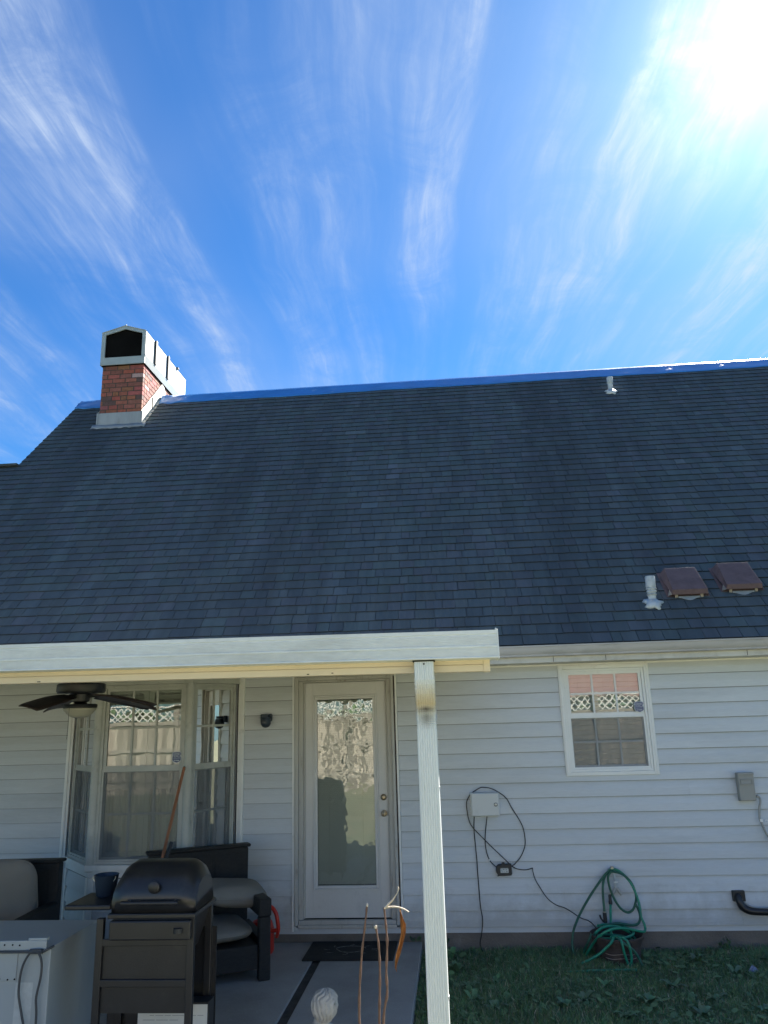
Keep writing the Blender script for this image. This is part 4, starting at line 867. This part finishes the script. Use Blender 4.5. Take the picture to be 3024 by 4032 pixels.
# ------------------------------------------------------------------ things on the patio
mt = MB(); mt.box(-1.315, -.570, -.548, -.022, FZ, FZ+.012)
mto = tag(mt.build('doormat', matm, bevel=.004), 'black rubber doormat with a worn swirl in front of the door', 'doormat')
sw_ = MB(); 
sw_.tube([(-.95+.12*math.cos(a)*(1+.1*math.sin(3*a)), -.26+.09*math.sin(a), FZ+.0125) for a in np.linspace(.3, 5.6, 40)], .0035, 5)
for a0 in np.linspace(0, 6.0, 9): sw_.tube([(-.95+.20*math.cos(a0)+.03*math.cos(b), -.27+.12*math.sin(a0)+.02*math.sin(b), FZ+.0125) for b in np.linspace(a0, a0+2.4, 8)], .0025, 5)
sw_.build('swirl_pattern', mat('worn_mat_print', (.11, .11, .10), .9, .6, 40), mto)

def armchair(o, ang, label):
    a = math.radians(ang); u = Vector((math.cos(a), math.sin(a), 0)); n = Vector((math.sin(a), -math.cos(a), 0)); o = Vector(o)
    t = thing('armchair', label, 'armchair', (o.x, o.y, FZ), 'black wicker armchairs on the patio')
    z = FZ; w, d = .87, .80
    def B(name, *q, bev=.012):
        q = list(q); q[4] += z; q[5] += z; return MB().fbox(o, u, n, *q).build(name, wicker, t, bevel=bev)
    B('backrest', .02, w-.02, -.0, .085, .10, .845)
    B('back_rail', .0, w, -.01, .10, .846, .872)
    for s in range(3): MB().fbox(o, u, n, .10+s*.235, .30+s*.235, .0855, .092, z+.45, z+.80).build('back_panel', wicker, t, bevel=.003)
    for x0, x1 in ((0, .09), (w-.09, w)):
        B('arm', x0-.004, x1+.004, .102, d, .44, .565)
        B('arm_post', x0, x1, d-.085, d-.003, .0, .438)
        B('side_panel', x0+.008, x1-.008, .101, d-.088, .06, .285, bev=.006)
    B('seat_frame', .092, w-.092, .088, d-.02, .08, .25)
    return t, o, u, n
def pillow(name, c, u, n, w, d, h, m_, label, cat, tilt=0, roll_=0, group=None, ex=.42):
    c = Vector(c); u = Vector(u); n = Vector(n); up_ = Vector((0, 0, 1))
    R1 = Matrix.Rotation(tilt, 3, u); n2, up2 = R1 @ n, R1 @ up_
    R2 = Matrix.Rotation(roll_, 3, n2); u2, up2 = R2 @ u, R2 @ up2
    P_ = []
    for th in np.linspace(-math.pi/2, math.pi/2, 17):
        row = []
        for ph in np.linspace(0, 2*math.pi, 41):
            f = lambda q, e: math.copysign(abs(q)**e, q)
            x = f(math.cos(th), .6)*f(math.cos(ph), ex); y = f(math.cos(th), .6)*f(math.sin(ph), ex); z_ = f(math.sin(th), 1.0)
            k_ = 1+.012*math.sin(5*ph+3*th)+.008*math.sin(11*ph)
            row.append(c+u2*(x*w/2*k_)+n2*(y*d/2*k_)+up2*(z_*h/2*(1+.05*math.sin(3*x+2*y))))
        P_.append(row)
    o_ = thing(name, label, cat, tuple(c), group)
    MB().grid(P_).build('cover', m_, o_, smooth=70)
    MB().tube([c+u2*(math.copysign(abs(math.cos(p))**ex, math.cos(p))*w/2*1.003)+n2*(math.copysign(abs(math.sin(p))**ex, math.sin(p))*d/2*1.003) for p in np.linspace(0, 2*math.pi, 61)], .0045, 6).build('piping', m_, o_, smooth=70)
    return o_
CU = 'beige outdoor cushions'
tA, oA, uA, nA = armchair((-2.603, -.70, 0), 27.4, 'black wicker armchair against the bay window behind the grill')
LA = lambda a, b, z: tuple(oA+uA*a+nA*b+Vector((0, 0, z)))
pillow('seat_cushion', LA(.435, .44, .235), uA, nA, .66, .62, .13, cushionm, 'beige seat cushion lying flat in the armchair behind the grill', 'cushion', group=CU)
pillow('back_cushion', LA(.66, .40, .475), uA, nA, .50, .42, .17, cushionm, 'plump beige cushion lying across the arm behind the grill lid', 'cushion', tilt=.10, roll_=-.12, group=CU)
tB, oB, uB, nB = armchair((-4.02, -1.0, 0), 3, 'black wicker armchair with a tall beige cushion beside the white appliance')
LB = lambda a, b, z: tuple(oB+uB*a+nB*b+Vector((0, 0, z)))
pillow('back_cushion', LB(.42, .20, .58), uB, nB, .64, .50, .15, cushionm, 'tall beige back cushion upright in the armchair by the white appliance', 'cushion', tilt=-1.30, group=CU)
pillow('seat_cushion', LB(.435, .46, .235), uB, nB, .66, .62, .13, cushionm, 'beige seat cushion in the armchair by the white appliance', 'cushion', group=CU)
# rake and second stick
rk = thing('leaf_rake', 'leaf rake with a reddish wooden handle leaning against the bay window', 'rake', (-2.46, -1.22, FZ))
hd, ft = Vector((-2.332, -.60, 1.435)), Vector((-2.46, -1.18, .02))
MB().tube([hd, hd.lerp(ft, .5)+Vector((.004, 0, 0)), ft], .0125, 12).build('handle', wood, rk, smooth=70)
MB().lathe([(0, .012), (.012, .006), (.0127, -.02)], hd, 12).build('handle_tip', blackp, rk, smooth=50)
for i in range(11):
    a = (i-5)/5; MB().tube([ft, ft+Vector((a*.05, -.02, -.03)), ft+Vector((a*.12, -.05, FZ-ft.z+.02)), ft+Vector((a*.125, -.06, FZ-ft.z+.004))], .0022, 5).build('tine', ventm, rk)
st = thing('broom', 'short pole with a dark grip beside the rake', 'broom', (-2.45, -1.35, FZ))
a_, b_ = Vector((-2.300, -.93, .885)), Vector((-2.46, -1.32, FZ+.03))
MB().tube([a_, a_.lerp(b_, .16)], .013, 10).build('grip', blackp, st, smooth=60)
MB().tube([a_.lerp(b_, .16), b_], .008, 10).build('pole', ventm, st, smooth=60)
# red watering can between armchair and wall
wc = thing('watering_can', 'red plastic watering can with a looped handle behind the armchair', 'watering can', (-1.68, -.30, FZ))
MB().lathe([(.09, FZ), (.10, FZ+.02), (.10, .10), (.08, .16), (.05, .17)], (-1.70, -.30, 0), 24).build('body', redp, wc, smooth=50)
MB().tube([(-1.66, -.40, .285), (-1.625, -.42, .300), (-1.585, -.43, .285), (-1.552, -.44, .245), (-1.538, -.44, .185), (-1.535, -.43, .120), (-1.55, -.42, .06)], [.014, .016, .017, .017, .017, .016, .012], 12, smooth=5).build('handle', redp, wc, smooth=60)
MB().tube([(-1.69, -.36, .26), (-1.655, -.40, .155), (-1.60, -.42, .115), (-1.545, -.43, .118)], [.012, .018, .018, .014], 12, smooth=5).build('handle_brace', redp, wc, smooth=60)
# grill
gr = thing('gas_grill', 'black gas grill with a rounded lid on a cart in front of the bay window', 'grill', (-1.62, -2.78, FZ))
GX0, GX1, GY0, GY1 = -1.892, -1.425, -3.0, -2.64
prof = [(0, .82), (-.005, .90), (.015, .965), (.055, 1.02), (.12, 1.055), (.21, 1.062), (.29, 1.035), (.345, .96), (.36, .83)]
P_ = []
for s in np.linspace(0, 1, 15):
    e = abs(2*s-1); inset = 0
    k_ = 1-.35*max(0, (e-.62)/.38)**2.4
    zc = .90
    row = [(GX0+(GX1-GX0)*s, GY0+.18+(y-.18)*(1-.12*max(0, (e-.8)/.2)), .82+(z-.82)*(k_ if z > .85 else 1)) for y, z in prof]
    P_.append(row)
m = MB().grid(P_); n0 = len(prof)
m.f.append(tuple(range(n0))); m.f.append(tuple(range(14*n0, 15*n0))[::-1])
m.build('lid', blacklid, gr, smooth=50, thick=.004)
MB().box(GX0-.008, GX1+.008, GY0-.012, GY1+.014, .800, .826).build('lid_rim', black, gr, bevel=.006)
MB().tube([(-1.78, GY0-.004, .885), (-1.78, GY0-.045, .885)], .008, 8).tube([(-1.53, GY0-.004, .885), (-1.53, GY0-.045, .885)], .008, 8).build('handle_bracket', steel, gr)
MB().tube([(-1.81, GY0-.05, .885), (-1.50, GY0-.05, .885)], .012, 12).build('handle', black, gr, smooth=60)
k = MB().lathe([(.032, 0), (.032, .008), (.026, .012), (0, .012)], (0, 0, 0), 24); k.v = [(-1.65+x, GY0-.006-z, .955+y) for x, y, z in k.v]; k.build('thermometer', black, gr, smooth=40)
MB().add([(GX0+.01, GY0+.005, .80), (GX1-.01, GY0+.005, .80), (GX1-.01, GY1-.005, .80), (GX0+.01, GY1-.005, .80), (GX0+.07, GY0+.06, .60), (GX1-.07, GY0+.06, .60), (GX1-.07, GY1-.06, .60), (GX0+.07, GY1-.06, .60)], [(0, 1, 2, 3), (7, 6, 5, 4), (0, 4, 5, 1), (1, 5, 6, 2), (2, 6, 7, 3), (3, 7, 4, 0)]).build('firebox', black, gr, bevel=.012)
MB().box(-1.88, -1.435, GY0-.03, GY0+.004, .70, .795).build('control_panel', black, gr, bevel=.008)
MB().lathe([(.024, -.012), (.024, .012)], (-1.50, GY0-.034, .748), 16).build('knob', blackp, gr)
MB().box(-2.165, GX0-.012, GY0+.03, GY1-.01, .835, .862).build('side_shelf', black, gr, bevel=.008)
for x in (-1.945, -1.445):
    for y in (GY0+.02, GY1-.03): MB().box(x-.019, x+.019, y-.016, y+.016, FZ+.03, .80).build('leg', black, gr, bevel=.003)
for zz in (.665, .470): MB().box(-1.95, -1.46, GY0+.006, GY0+.020, zz, zz+.035).build('crossbar', black, gr, bevel=.003)
MB().box(-1.925, -1.465, GY0+.022, GY0+.030, .345, .664).build('front_panel', black, gr)
MB().box(-2.02, -1.40, GY1-.02, GY1-.012, -.02, .68).build('back_panel', black, gr)
MB().box(-1.97, -1.45, GY0+.01, GY1-.02, -.015, .010).build('bottom_shelf', black, gr, bevel=.004)
for x in (-1.985, -1.44):
    k = MB().lathe([(.055, -.018), (.062, -.012), (.062, .012), (.055, .018)], (0, 0, 0), 24); k.v = [(x+z, GY1-.03+q, FZ+.062+y) for q, y, z in k.v]; k.build('wheel', blackp, gr, smooth=40)
lb = MB().box(-1.785, -1.40, -2.803, -2.800, .02, .330).build('instruction_label', paper, gr)
MB().box(-1.79, -1.395, -2.799, -2.70, .012, .338).build('label_backing', blackp, gr)
ik = MB()
for r_ in range(11):
    zz = .298-r_*.022; x = -1.755
    while x < -1.43:
        w = rng.uniform(.02, .07)
        if rng.random() < .7: ik.box(x, min(x+w, -1.42), -2.8040, -2.8032, zz, zz+.003)
        x += w+.008
ik.build('label_print', mat('faint_label_print', (.32, .33, .33), .7), gr)
MB().box(-1.60, -1.55, -2.8042, -2.8032, .312, .320).lathe([(.010, 0), (.010, .001)], (-1.77, -2.8035, .312), 10).build('label_heading', ink, gr)
bk = thing('bucket', 'small dark blue bucket standing on the side shelf of the grill', 'bucket', (-2.03, -2.75, .862))
MB().lathe([(.046, .863), (.052, .87), (.067, .972), (.070, .976), (.066, .978), (.050, .88), (0, .876)], (-2.03, -2.75, 0), 28).build('pail', bluedark, bk, smooth=40)
MB().tube([(-2.03+.068*math.cos(a), -2.75-.03+.0*a, .972-.045*abs(math.sin(a))) for a in np.linspace(0, math.pi, 15)], .002, 6).build('bail', steel, bk)
# white appliance
ap = thing('appliance', 'white metal appliance cabinet with a looped grey cord on its back', 'appliance', (-2.6, -2.7, FZ))
AX0, AX1, AY0, AY1, AZ = -3.05, -2.205, -3.0, -2.42, .665
v = [(AX0, AY0, FZ), (AX1, AY0, FZ), (AX1, AY1, FZ), (AX0, AY1, FZ), (AX0, AY0, AZ), (AX1, AY0, AZ), (AX1, AY1, AZ), (AX0, AY1, AZ)]
MB().add(v, [(0, 3, 2, 1), (4, 5, 6, 7), (0, 1, 5, 4), (1, 2, 6, 5), (2, 3, 7, 6), (3, 0, 4, 7)]).build('cabinet', metalw, ap, bevel=.004)
MB().box(AX0, AX1-.022, AY0-.012, AY0-.0005, .652, .700).build('top_rail', metalw, ap, bevel=.004)
MB().box(-2.33, AX1-.022, AY0-.010, AY0+.02, .700, .712).build('corner_bracket', metalw, ap, bevel=.002)
MB().box(AX0, -2.385, AY0-.006, AY0-.0005, .505, .640).build('service_panel', metalw, ap, bevel=.002)
for x, zz in ((-2.46, .680), (-2.415, .680), (-2.375, .678), (-2.475, .515), (-2.43, .512), (-2.392, .514), (-2.56, .515)):
    k = MB().lathe([(.0045, 0), (.004, .003), (0, .004)], (0, 0, 0), 8); k.v = [(x+q, (AY0-.012 if zz > .6 else AY0-.006)-z, zz+y) for q, y, z in k.v]; k.build('screw', darkgap, ap)
MB().box(-2.385, -2.290, AY0-.0012, AY0-.0005, .18, .497).build('label', mat('faded_label', (.50, .52, .50), .6, .1, 30), ap)
cordm = mat('grey_cord', (.06, .065, .07), .5)
MB().tube([(-3.05, AY0-.022, .646), (-2.6, AY0-.022, .647), (-2.35, AY0-.022, .648), (-2.25, AY0-.022, .648), (-2.215, AY0-.02, .660), (-2.195, AY0+.01, .668)], .0065, 8, smooth=4).build('cord', cordm, ap, smooth=70)
MB().tube([(-2.24, AY0-.028, .655), (-2.268, AY0-.030, .659), (-2.30, AY0-.028, .650), (-2.330, AY0-.026, .61), (-2.348, AY0-.024, .56), (-2.355, AY0-.022, .50), (-2.352, AY0-.022, .44), (-2.33, AY0-.022, .36), (-2.30, AY0-.022, .25), (-2.28, AY0-.022, .10)], .0062, 8, smooth=5).build('cord', cordm, ap, smooth=70)
MB().tube([(-2.262, AY0-.028, .650), (-2.244, AY0-.028, .62), (-2.236, AY0-.026, .575), (-2.240, AY0-.024, .52), (-2.252, AY0-.022, .46), (-2.256, AY0-.022, .42), (-2.248, AY0-.022, .35), (-2.248, AY0-.022, .2), (-2.26, AY0-.022, .05)], .0062, 8, smooth=5).build('cord', cordm, ap, smooth=70)
MB().tube([(-2.31, AY0-.022, .650), (-2.24, AY0-.022, .651)], .013, 8).build('cord_wrap', cordm, ap)

# ------------------------------------------------------------------ statue: head of a draped figure seen from behind
stt = thing('garden_statue', 'pale cast-stone garden statue of a figure with wavy hair, seen from behind', 'statue', (-.81, -2.5, FZ))
hc = Vector((-.806, -2.5, .229)); yawh = math.radians(35)
P_ = []
for i in range(49):
    th = math.pi*i/48; row = []
    for j in range(97):
        ph = 2*math.pi*j/96
        dx, dy, dz = math.sin(th)*math.cos(ph), math.sin(th)*math.sin(ph), math.cos(th)
        # local: +y is the face direction
        r_ = 1.0
        hair = dy < .45 or dz > .45
        rx, ry, rz = .070, .078, .082
        if dz < 0: rx *= 1-.30*(-dz)**1.6; ry *= 1-.18*(-dz)**1.6; rz *= 1.06
        if hair:
            wv_ = ph*9 + 1.6*math.sin(dz*4.2+ph*1.3) + .8*math.sin(dz*9+ph*2)
            r_ += (.105*(abs(math.sin(wv_*.8))-.5)+.06*(abs(math.sin(wv_*1.45+1.3))-.5)+.014*math.sin(wv_*4.1))*min(1, math.sin(th)*1.5)
            r_ += .03
        else:
            r_ -= .02
            if abs(dx) < .16: r_ += .12*math.exp(-((dz+.12)/.13)**2)*(1-abs(dx)/.16)     # nose
            r_ -= .05*math.exp(-((abs(dx)-.30)/.12)**2-((dz-.08)/.10)**2)                # eye sockets
            r_ += .025*math.exp(-((dx)/.22)**2-((dz+.42)/.07)**2)                        # lips
            r_ += .03*math.exp(-((dx)/.25)**2-((dz+.75)/.14)**2)                         # chin
        p = Vector((dx*rx*r_, dy*ry*r_, dz*rz*r_)); row.append(p)
    P_.append(row)
Rh = Matrix.Rotation(-yawh, 3, 'Z') @ Matrix.Rotation(math.radians(-8), 3, 'X')
MB().grid([[hc+Rh @ p for p in row] for row in P_]).build('head', stonem, stt, smooth=60)
MB().lathe([(.0, .238), (.036, .236), (.041, .225), (.044, .215), (.062, .203), (.094, .188), (.115, .168), (.122, .13), (.112, .06), (.118, .0), (.13, -.05), (.14, -.07)], (-.828, -2.50, -.072), 48, sx=1.08, sy=.72, wob=lambda a, j: .02*math.sin(9*a+j*.6)*(j > 5)).build('draped_body', stonem, stt, smooth=60)

# ------------------------------------------------------------------ dead stems in a pot out by the camera
SY = -4.3
dp_ = thing('dead_plant', 'dead leafless plant with three thin brown stems and a curled dry leaf', 'plant', (-.33, SY, GZ))
def sh(p, y=SY):                                          # points measured on y=-3.9, moved to the stems' own plane along the sight lines
    k_ = (y-CAM.y)/(-3.9-CAM.y); return Vector((CAM.x+(p[0]-CAM.x)*k_, y, CAM.z+(p[1]-CAM.z)*k_))
for pts in ([(-.395, 1.045), (-.408, .96), (-.421, .871), (-.432, .74), (-.436, .611), (-.43, .3), (-.39, -.10)],
            [(-.362, .963), (-.352, .90), (-.349, .824), (-.352, .72), (-.356, .611), (-.36, .3), (-.365, -.10)],
            [(-.324, 1.040), (-.319, .97), (-.317, .90), (-.321, .80), (-.322, .72), (-.339, .611), (-.35, .3), (-.35, -.10)]):
    P3 = [sh(p)+Vector((rng.uniform(-.0012, .0012), 0, 0)) for p in pts]; sp3 = spline(P3, 6)
    MB().tube(sp3, [.0034+.0008*math.sin(i*1.3)+.0020*i/len(sp3) for i in range(len(sp3))], 8).build('stem', stem, dp_, smooth=60)
tipm = mat('pale_stem_tip', (.62, .52, .40), .7, .2, 50)
MB().lathe([(0, .008), (.0045, .004), (.004, -.004)], sh((-.395, 1.047)), 8).lathe([(0, .008), (.006, .003), (.005, -.006)], sh((-.362, .966)), 8).build('cut_tip', tipm, dp_, smooth=50)
MB().tube([sh(p) for p in ((-.324, 1.035), (-.305, 1.052), (-.288, 1.066), (-.276, 1.082), (-.266, 1.096), (-.262, 1.11), (-.264, 1.118))], [.0048, .0036, .0030, .0022, .0018, .0026, .001], 8, smooth=4).build('twig', tipm, dp_, smooth=60)
MB().tube([sh(p) for p in ((-.324, 1.037), (-.300, 1.040), (-.275, 1.040), (-.245, 1.033), (-.221, 1.020))], [.004, .003, .003, .0025, .002], 8, smooth=4).build('twig', tipm, dp_, smooth=60)
P_ = []
cl_ = [(-.258, 1.028), (-.252, 1.0), (-.246, .975), (-.247, .94), (-.258, .90), (-.270, .865), (-.280, .835), (-.283, .815), (-.279, .80)]
ws = [.002, .007, .012, .011, .009, .010, .006, .003, .001]
for i, (p, w) in enumerate(zip(cl_, ws)):
    c_ = sh(p); row = []
    for q in np.linspace(-1, 1, 7):
        row.append(c_+Vector((q*w*.8, .010*math.cos(q*2.2)*w/.012+.003*math.sin(i*2+q*3), .002*math.sin(i+q*4))))
    P_.append(row)
MB().grid(P_).build('dry_leaf', leafdry, dp_, smooth=60, thick=.0006)
MB().lathe([(.09, GZ), (.12, .02), (.13, .06), (.125, .06), (.11, .04), (.0, .03)], (-.30, SY, 0), 28).build('pot', clay, dp_, smooth=40)

# ------------------------------------------------------------------ grass and weeds
def blades(n, x0, x1, y0, y1, keep, hmin, hmax, name, m_, label, cat):
    x = rng.uniform(x0, x1, n); y = rng.uniform(y0, y1, n)
    k_ = keep(x, y); x, y = x[k_], y[k_]; n = len(x)
    a = rng.uniform(0, 2*np.pi, n); h = rng.uniform(hmin, hmax, n)*(.55+.9*(np.sin(x*3.1+np.sin(y*4))*.5+.5)*.6+.25*rng.random(n)); w = rng.uniform(.0014, .0032, n); le = rng.uniform(.1, .9, n)*h; b = rng.uniform(0, 2*np.pi, n)
    dx, dy = np.cos(a)*w, np.sin(a)*w; lx, ly = np.cos(b)*le, np.sin(b)*le
    V = np.stack([np.stack([x-dx, y-dy, np.full(n, GZ-.004)], 1), np.stack([x+dx, y+dy, np.full(n, GZ-.004)], 1),
                  np.stack([x+dx*.8+lx*.35, y+dy*.8+ly*.35, GZ+h*.6], 1), np.stack([x-dx*.8+lx*.35, y-dy*.8+ly*.35, GZ+h*.6], 1), np.stack([x+lx, y+ly, GZ+h*.97], 1)], 1).reshape(-1, 3)
    base = (np.arange(n)*5)[:, None]
    F = [tuple(q) for q in (base+np.array([0, 1, 2, 3])).tolist()] + [tuple(q) for q in (base+np.array([3, 2, 4])).tolist()]
    me = bpy.data.meshes.new(name); me.from_pydata(V.tolist(), [], F); me.materials.append(m_)
    dry = rng.random(n) < .09; c = np.stack([rng.uniform(.7, 1.25, n), rng.uniform(.75, 1.2, n), rng.uniform(.6, 1.2, n)], 1)
    c[dry] = np.array([3.4, 1.75, 2.6])*rng.uniform(.6, 1.1, (dry.sum(), 1))
    arr = np.ones((len(me.loops), 4), 'f'); arr[:4*n, :3] = np.repeat(c, 4, 0); arr[4*n:, :3] = np.repeat(c, 3, 0)
    at = me.color_attributes.new('tone', 'FLOAT_COLOR', 'CORNER'); at.data.foreach_set('color', arr.ravel())
    o = bpy.data.objects.new(name, me); COL.objects.link(o); return tag(o, label, cat, kind='stuff')
pe = lambda y: -.375 + .03*np.sin(y*7)
blades(110000, -.45, 3.6, -2.6, -.012, lambda x, y: (x > pe(y)) & ~((x-1.255)**2+(y+.262)**2 < .035), .022, .062, 'grass', bladem, 'short patchy green grass in the shade of the house', 'grass')
def leaf(m, base, ang, ln, wd, lift, col):
    u = Vector((math.cos(ang), math.sin(ang), 0)); v = Vector((-u.y, u.x, 0)); base = Vector(base); n0 = len(m.v); nv = 7
    for i in range(nv):
        s = i/(nv-1); w = wd*(math.sin(math.pi*min(1, s**.72))**.9 if 0 < s < 1 else (.10 if s == 0 else .02)); zz = lift*math.sin(s*1.9)*ln - .25*ln*s*s*(1-lift)
        p = base+u*(ln*s*(1-.25*lift*s))+Vector((0, 0, max(zz, 0)+.006)); wa = .15*w*math.sin(s*14+ang*3)
        m.v += [tuple(p-v*w+Vector((0, 0, w*.35+wa))), tuple(p), tuple(p+v*w+Vector((0, 0, w*.35-wa)))]
    for i in range(nv-1):
        q = n0+i*3; m.f += [(q, q+1, q+4, q+3), (q+1, q+2, q+5, q+4)]; m.c += [col, col]
def weed_plant(x, y, s, nl, lift, label):
    m = MB(); m.c = []
    g = rng.uniform(.8, 1.25)
    for i in range(nl):
        a = 2*math.pi*i/nl+rng.uniform(-.35, .35); c = tuple(float(q)*g*rng.uniform(.85, 1.15) for q in (1, 1, 1))
        leaf(m, (x, y, GZ), a, s*rng.uniform(.6, 1.1), s*rng.uniform(.15, .23), min(.95, lift*rng.uniform(.7, 1.3)), c)
    o = m.build('weed', weedm, None, smooth=70); return tag(o, label, 'weed', 'broad-leaved weeds in the lawn')
spots = [(-.065, -.60, .15, 7, .8), (.03, -.95, .14, 8, .55), (.24, -.85, .11, 6, .6), (.645, -.62, .12, 7, .5), (.82, -1.22, .15, 8, .5), (1.26, -1.27, .16, 9, .5), (1.85, -.38, .13, 7, .7), (1.72, -1.22, .14, 8, .5), (.68, -1.36, .15, 8, .5), (.2, -1.41, .16, 9, .5), (1.5, -.97, .15, 9, .5), (2.04, -.69, .14, 7, .6), (-.12, -.28, .16, 6, .9), (.45, -1.15, .13, 8, .5), (1.02, -.92, .12, 7, .55), (2.3, -1.0, .15, 8, .5), (.05, -1.25, .15, 8, .55), (-.2, -1.1, .15, 8, .5), (-.25, -.75, .13, 7, .6), (1.05, -1.55, .15, 8, .5), (1.55, -1.5, .15, 8, .5), (2.45, -.42, .12, 7, .7), (-.17, -1.5, .15, 8, .55), (1.98, -1.45, .14, 8, .5), (-.31, -.3, .10, 6, .8)]
near = ['beside the downspout', 'by the patio edge', 'in open lawn', 'near the cable that enters the grass', 'in open lawn', 'in open lawn in front of the hose pot', 'against the foundation right of the hose pot']
for i, (x, y, s, nl, lf) in enumerate(spots): weed_plant(x, y, s*.74, nl, lf, 'broad-leaved green weed rosette growing in the shaded lawn')
m = MB(); m.c = []
for i in range(9000):
    x, y = rng.uniform(-.42, 3.4), rng.uniform(-2.3, -.02)
    if x < -.375+.03*math.sin(y*7) or (x-1.255)**2+(y+.262)**2 < .04: continue
    dn = math.sin(x*4.1+1.3*math.sin(y*3))+math.sin(y*5+x*2)
    if dn < -.2 and rng.random() < .75: continue
    c = tuple(float(q) for q in rng.uniform(.7, 1.15)*np.array([.9, .95, .8])); leaf_s = rng.uniform(.012, .032) if rng.random() < .85 else rng.uniform(.04, .075)
    u = rng.uniform(0, 6.28); b = Vector((x, y, GZ+rng.uniform(.006, .035))); U = Vector((math.cos(u), math.sin(u), rng.uniform(-.1, .5)))*leaf_s; V_ = Vector((-math.sin(u), math.cos(u), rng.uniform(-.2, .2)))*leaf_s*.36
    n0 = len(m.v); m.v += [tuple(b), tuple(b+U*.35+V_), tuple(b+U*.75+V_*.85), tuple(b+U), tuple(b+U*.75-V_*.85), tuple(b+U*.35-V_)]; m.f += [(n0, n0+1, n0+2, n0+3), (n0, n0+3, n0+4, n0+5)]; m.c += [c, c]
o = m.build('ground_cover', weedm, None, label='low clover and small leaves spreading through the grass', cat='ground cover', kind='stuff')
# sprouts at the foundation and at the corner of the doormat
for (x, y, lab, fz) in ((-.18, -.045, 'leafy green sprout against the foundation beside the downspout', GZ), (-.42, -.035, 'small green tuft in the joint between door sill and patio', FZ), (2.16, -.06, 'tall green sprout against the foundation right of the planter', GZ)):
    m = MB(); m.c = []
    for i in range(16 if fz == GZ else 9):
        a = rng.uniform(math.pi, 2*math.pi); leaf(m, (x+rng.uniform(-.05, .05), y, fz+rng.uniform(0, .09 if fz == GZ else .01)), a, rng.uniform(.03, .07), .010, .8, (.9, .95, .9))
    m.build('sprout', weedm, None, smooth=70, label=lab, cat='weed', group='sprouts along the foundation')
# crumpled wrapper
P_ = [[(2.19+.032*math.cos(a)*r_*(1+.25*math.sin(3*a+i)), -.62+.026*math.sin(a)*r_, GZ+.028+.030*(1-r_)+.010*math.sin(5*a+i*2)) for a in np.linspace(0, 2*math.pi, 15)] for i, r_ in enumerate((0.02, .5, .9, 1.1))]
tag(MB().grid(P_).build('wrapper', mat('crumpled_wrapper', (.22, .26, .38), .5, .3, 60), thick=.001), 'small crumpled bluish wrapper lying on the grass at the right', 'litter')

# ------------------------------------------------------------------ behind the camera: what the panes reflect
fe = thing('fence', 'weathered wooden privacy fence with a white lattice top, mirrored in the panes', 'fence', (0, -16.4, GZ))
src_b = None
for i in range(170):
    x = -13+i*.150; g = rng.uniform(.5, 1.35); hgt = 1.86
    m = MB().box(x, x+.142, -16.41+rng.uniform(-.004, .004), -16.39, GZ, hgt); m.c = [(g, g*.98, g*.95)]*6; m.build('board', fencem, fe)
for zz in (.2, 1.0, 1.75):
    m = MB().box(-13, 12.5, -16.389, -16.35, zz, zz+.09); m.c = [(.9,)*3]*6; m.build('rail', fencem, fe)
la = MB()
for i in range(-3, 128):
    x = -13+i*.20
    for s in (-1, 1):
        a = Vector((x, -16.385+.006*s, 1.87)); b = Vector((x+s*.42, -16.385+.006*s, 2.29))
        la.add([a+Vector((-.022, 0, 0)), a+Vector((.022, 0, 0)), b+Vector((.022, 0, 0)), b+Vector((-.022, 0, 0))], [(0, 1, 2, 3)])
la.build('lattice', lattm, fe, kind='stuff', thick=.006)
MB().box(-13, 12.5, -16.42, -16.35, 2.29, 2.33).build('top_rail', lattm, fe)
for i in range(11): MB().box(-13+i*2.45, -12.9+i*2.45, -16.349, -16.25, GZ, 2.34).build('post', fencem, fe)
for o in bpy.data.objects:
    if o.name.startswith('post') and o.parent == fe and not o.data.color_attributes: o.data.color_attributes.new('tone', 'FLOAT_COLOR', 'CORNER').data.foreach_set('color', [.8]*4*len(o.data.loops))
m = MB(); m.c = []
for i in range(9000):
    x = rng.uniform(-14, 13); y = rng.uniform(-18.6, -17.2); z_ = rng.uniform(.0, 2.15)+.25*math.sin(x*1.3)*math.sin(x*.37+1)
    a, b = rng.uniform(0, 6.28), rng.uniform(-.6, .9); u = Vector((math.cos(a), math.sin(a), b))*.16; v_ = Vector((-math.sin(a), math.cos(a), rng.uniform(-.5, .5)))*.09; c0 = Vector((x, y, z_))
    n0 = len(m.v); m.v += [tuple(c0-u), tuple(c0+v_), tuple(c0+u), tuple(c0-v_)]; m.f.append((n0, n0+1, n0+2, n0+3)); m.c.append(tuple(float(q) for q in rng.uniform(.4, 1.0)*np.array([1, 1, 1])))
hg = m.build('hedge', bladem, None, label='dense green hedge beyond the lattice fence, mirrored in the panes', cat='hedge', kind='stuff')
nh = thing('neighbour_house', 'neighbouring house with a clay-red hip roof beyond the fence', 'house', (7, -33, GZ))
MB().box(2, 13, -38, -30, GZ, 2.5).build('wall', neigh, nh)
MB().add([(1.4, -29.4, 2.5), (13.6, -29.4, 2.5), (13.6, -38.6, 2.5), (1.4, -38.6, 2.5), (5.4, -34, 4.4), (9.6, -34, 4.4)], [(0, 1, 5, 4), (1, 2, 5), (2, 3, 4, 5), (3, 0, 4), (3, 2, 1, 0)]).build('roof', pinkroof, nh)
tag(MB().add([(-1.6, -11.8, GZ+.004), (1.4, -11.2, GZ+.004), (2.4, -8.9, GZ+.004), (-.6, -8.4, GZ+.004)], [(0, 1, 2, 3)]).build('gravel_path', paved), kind='structure')
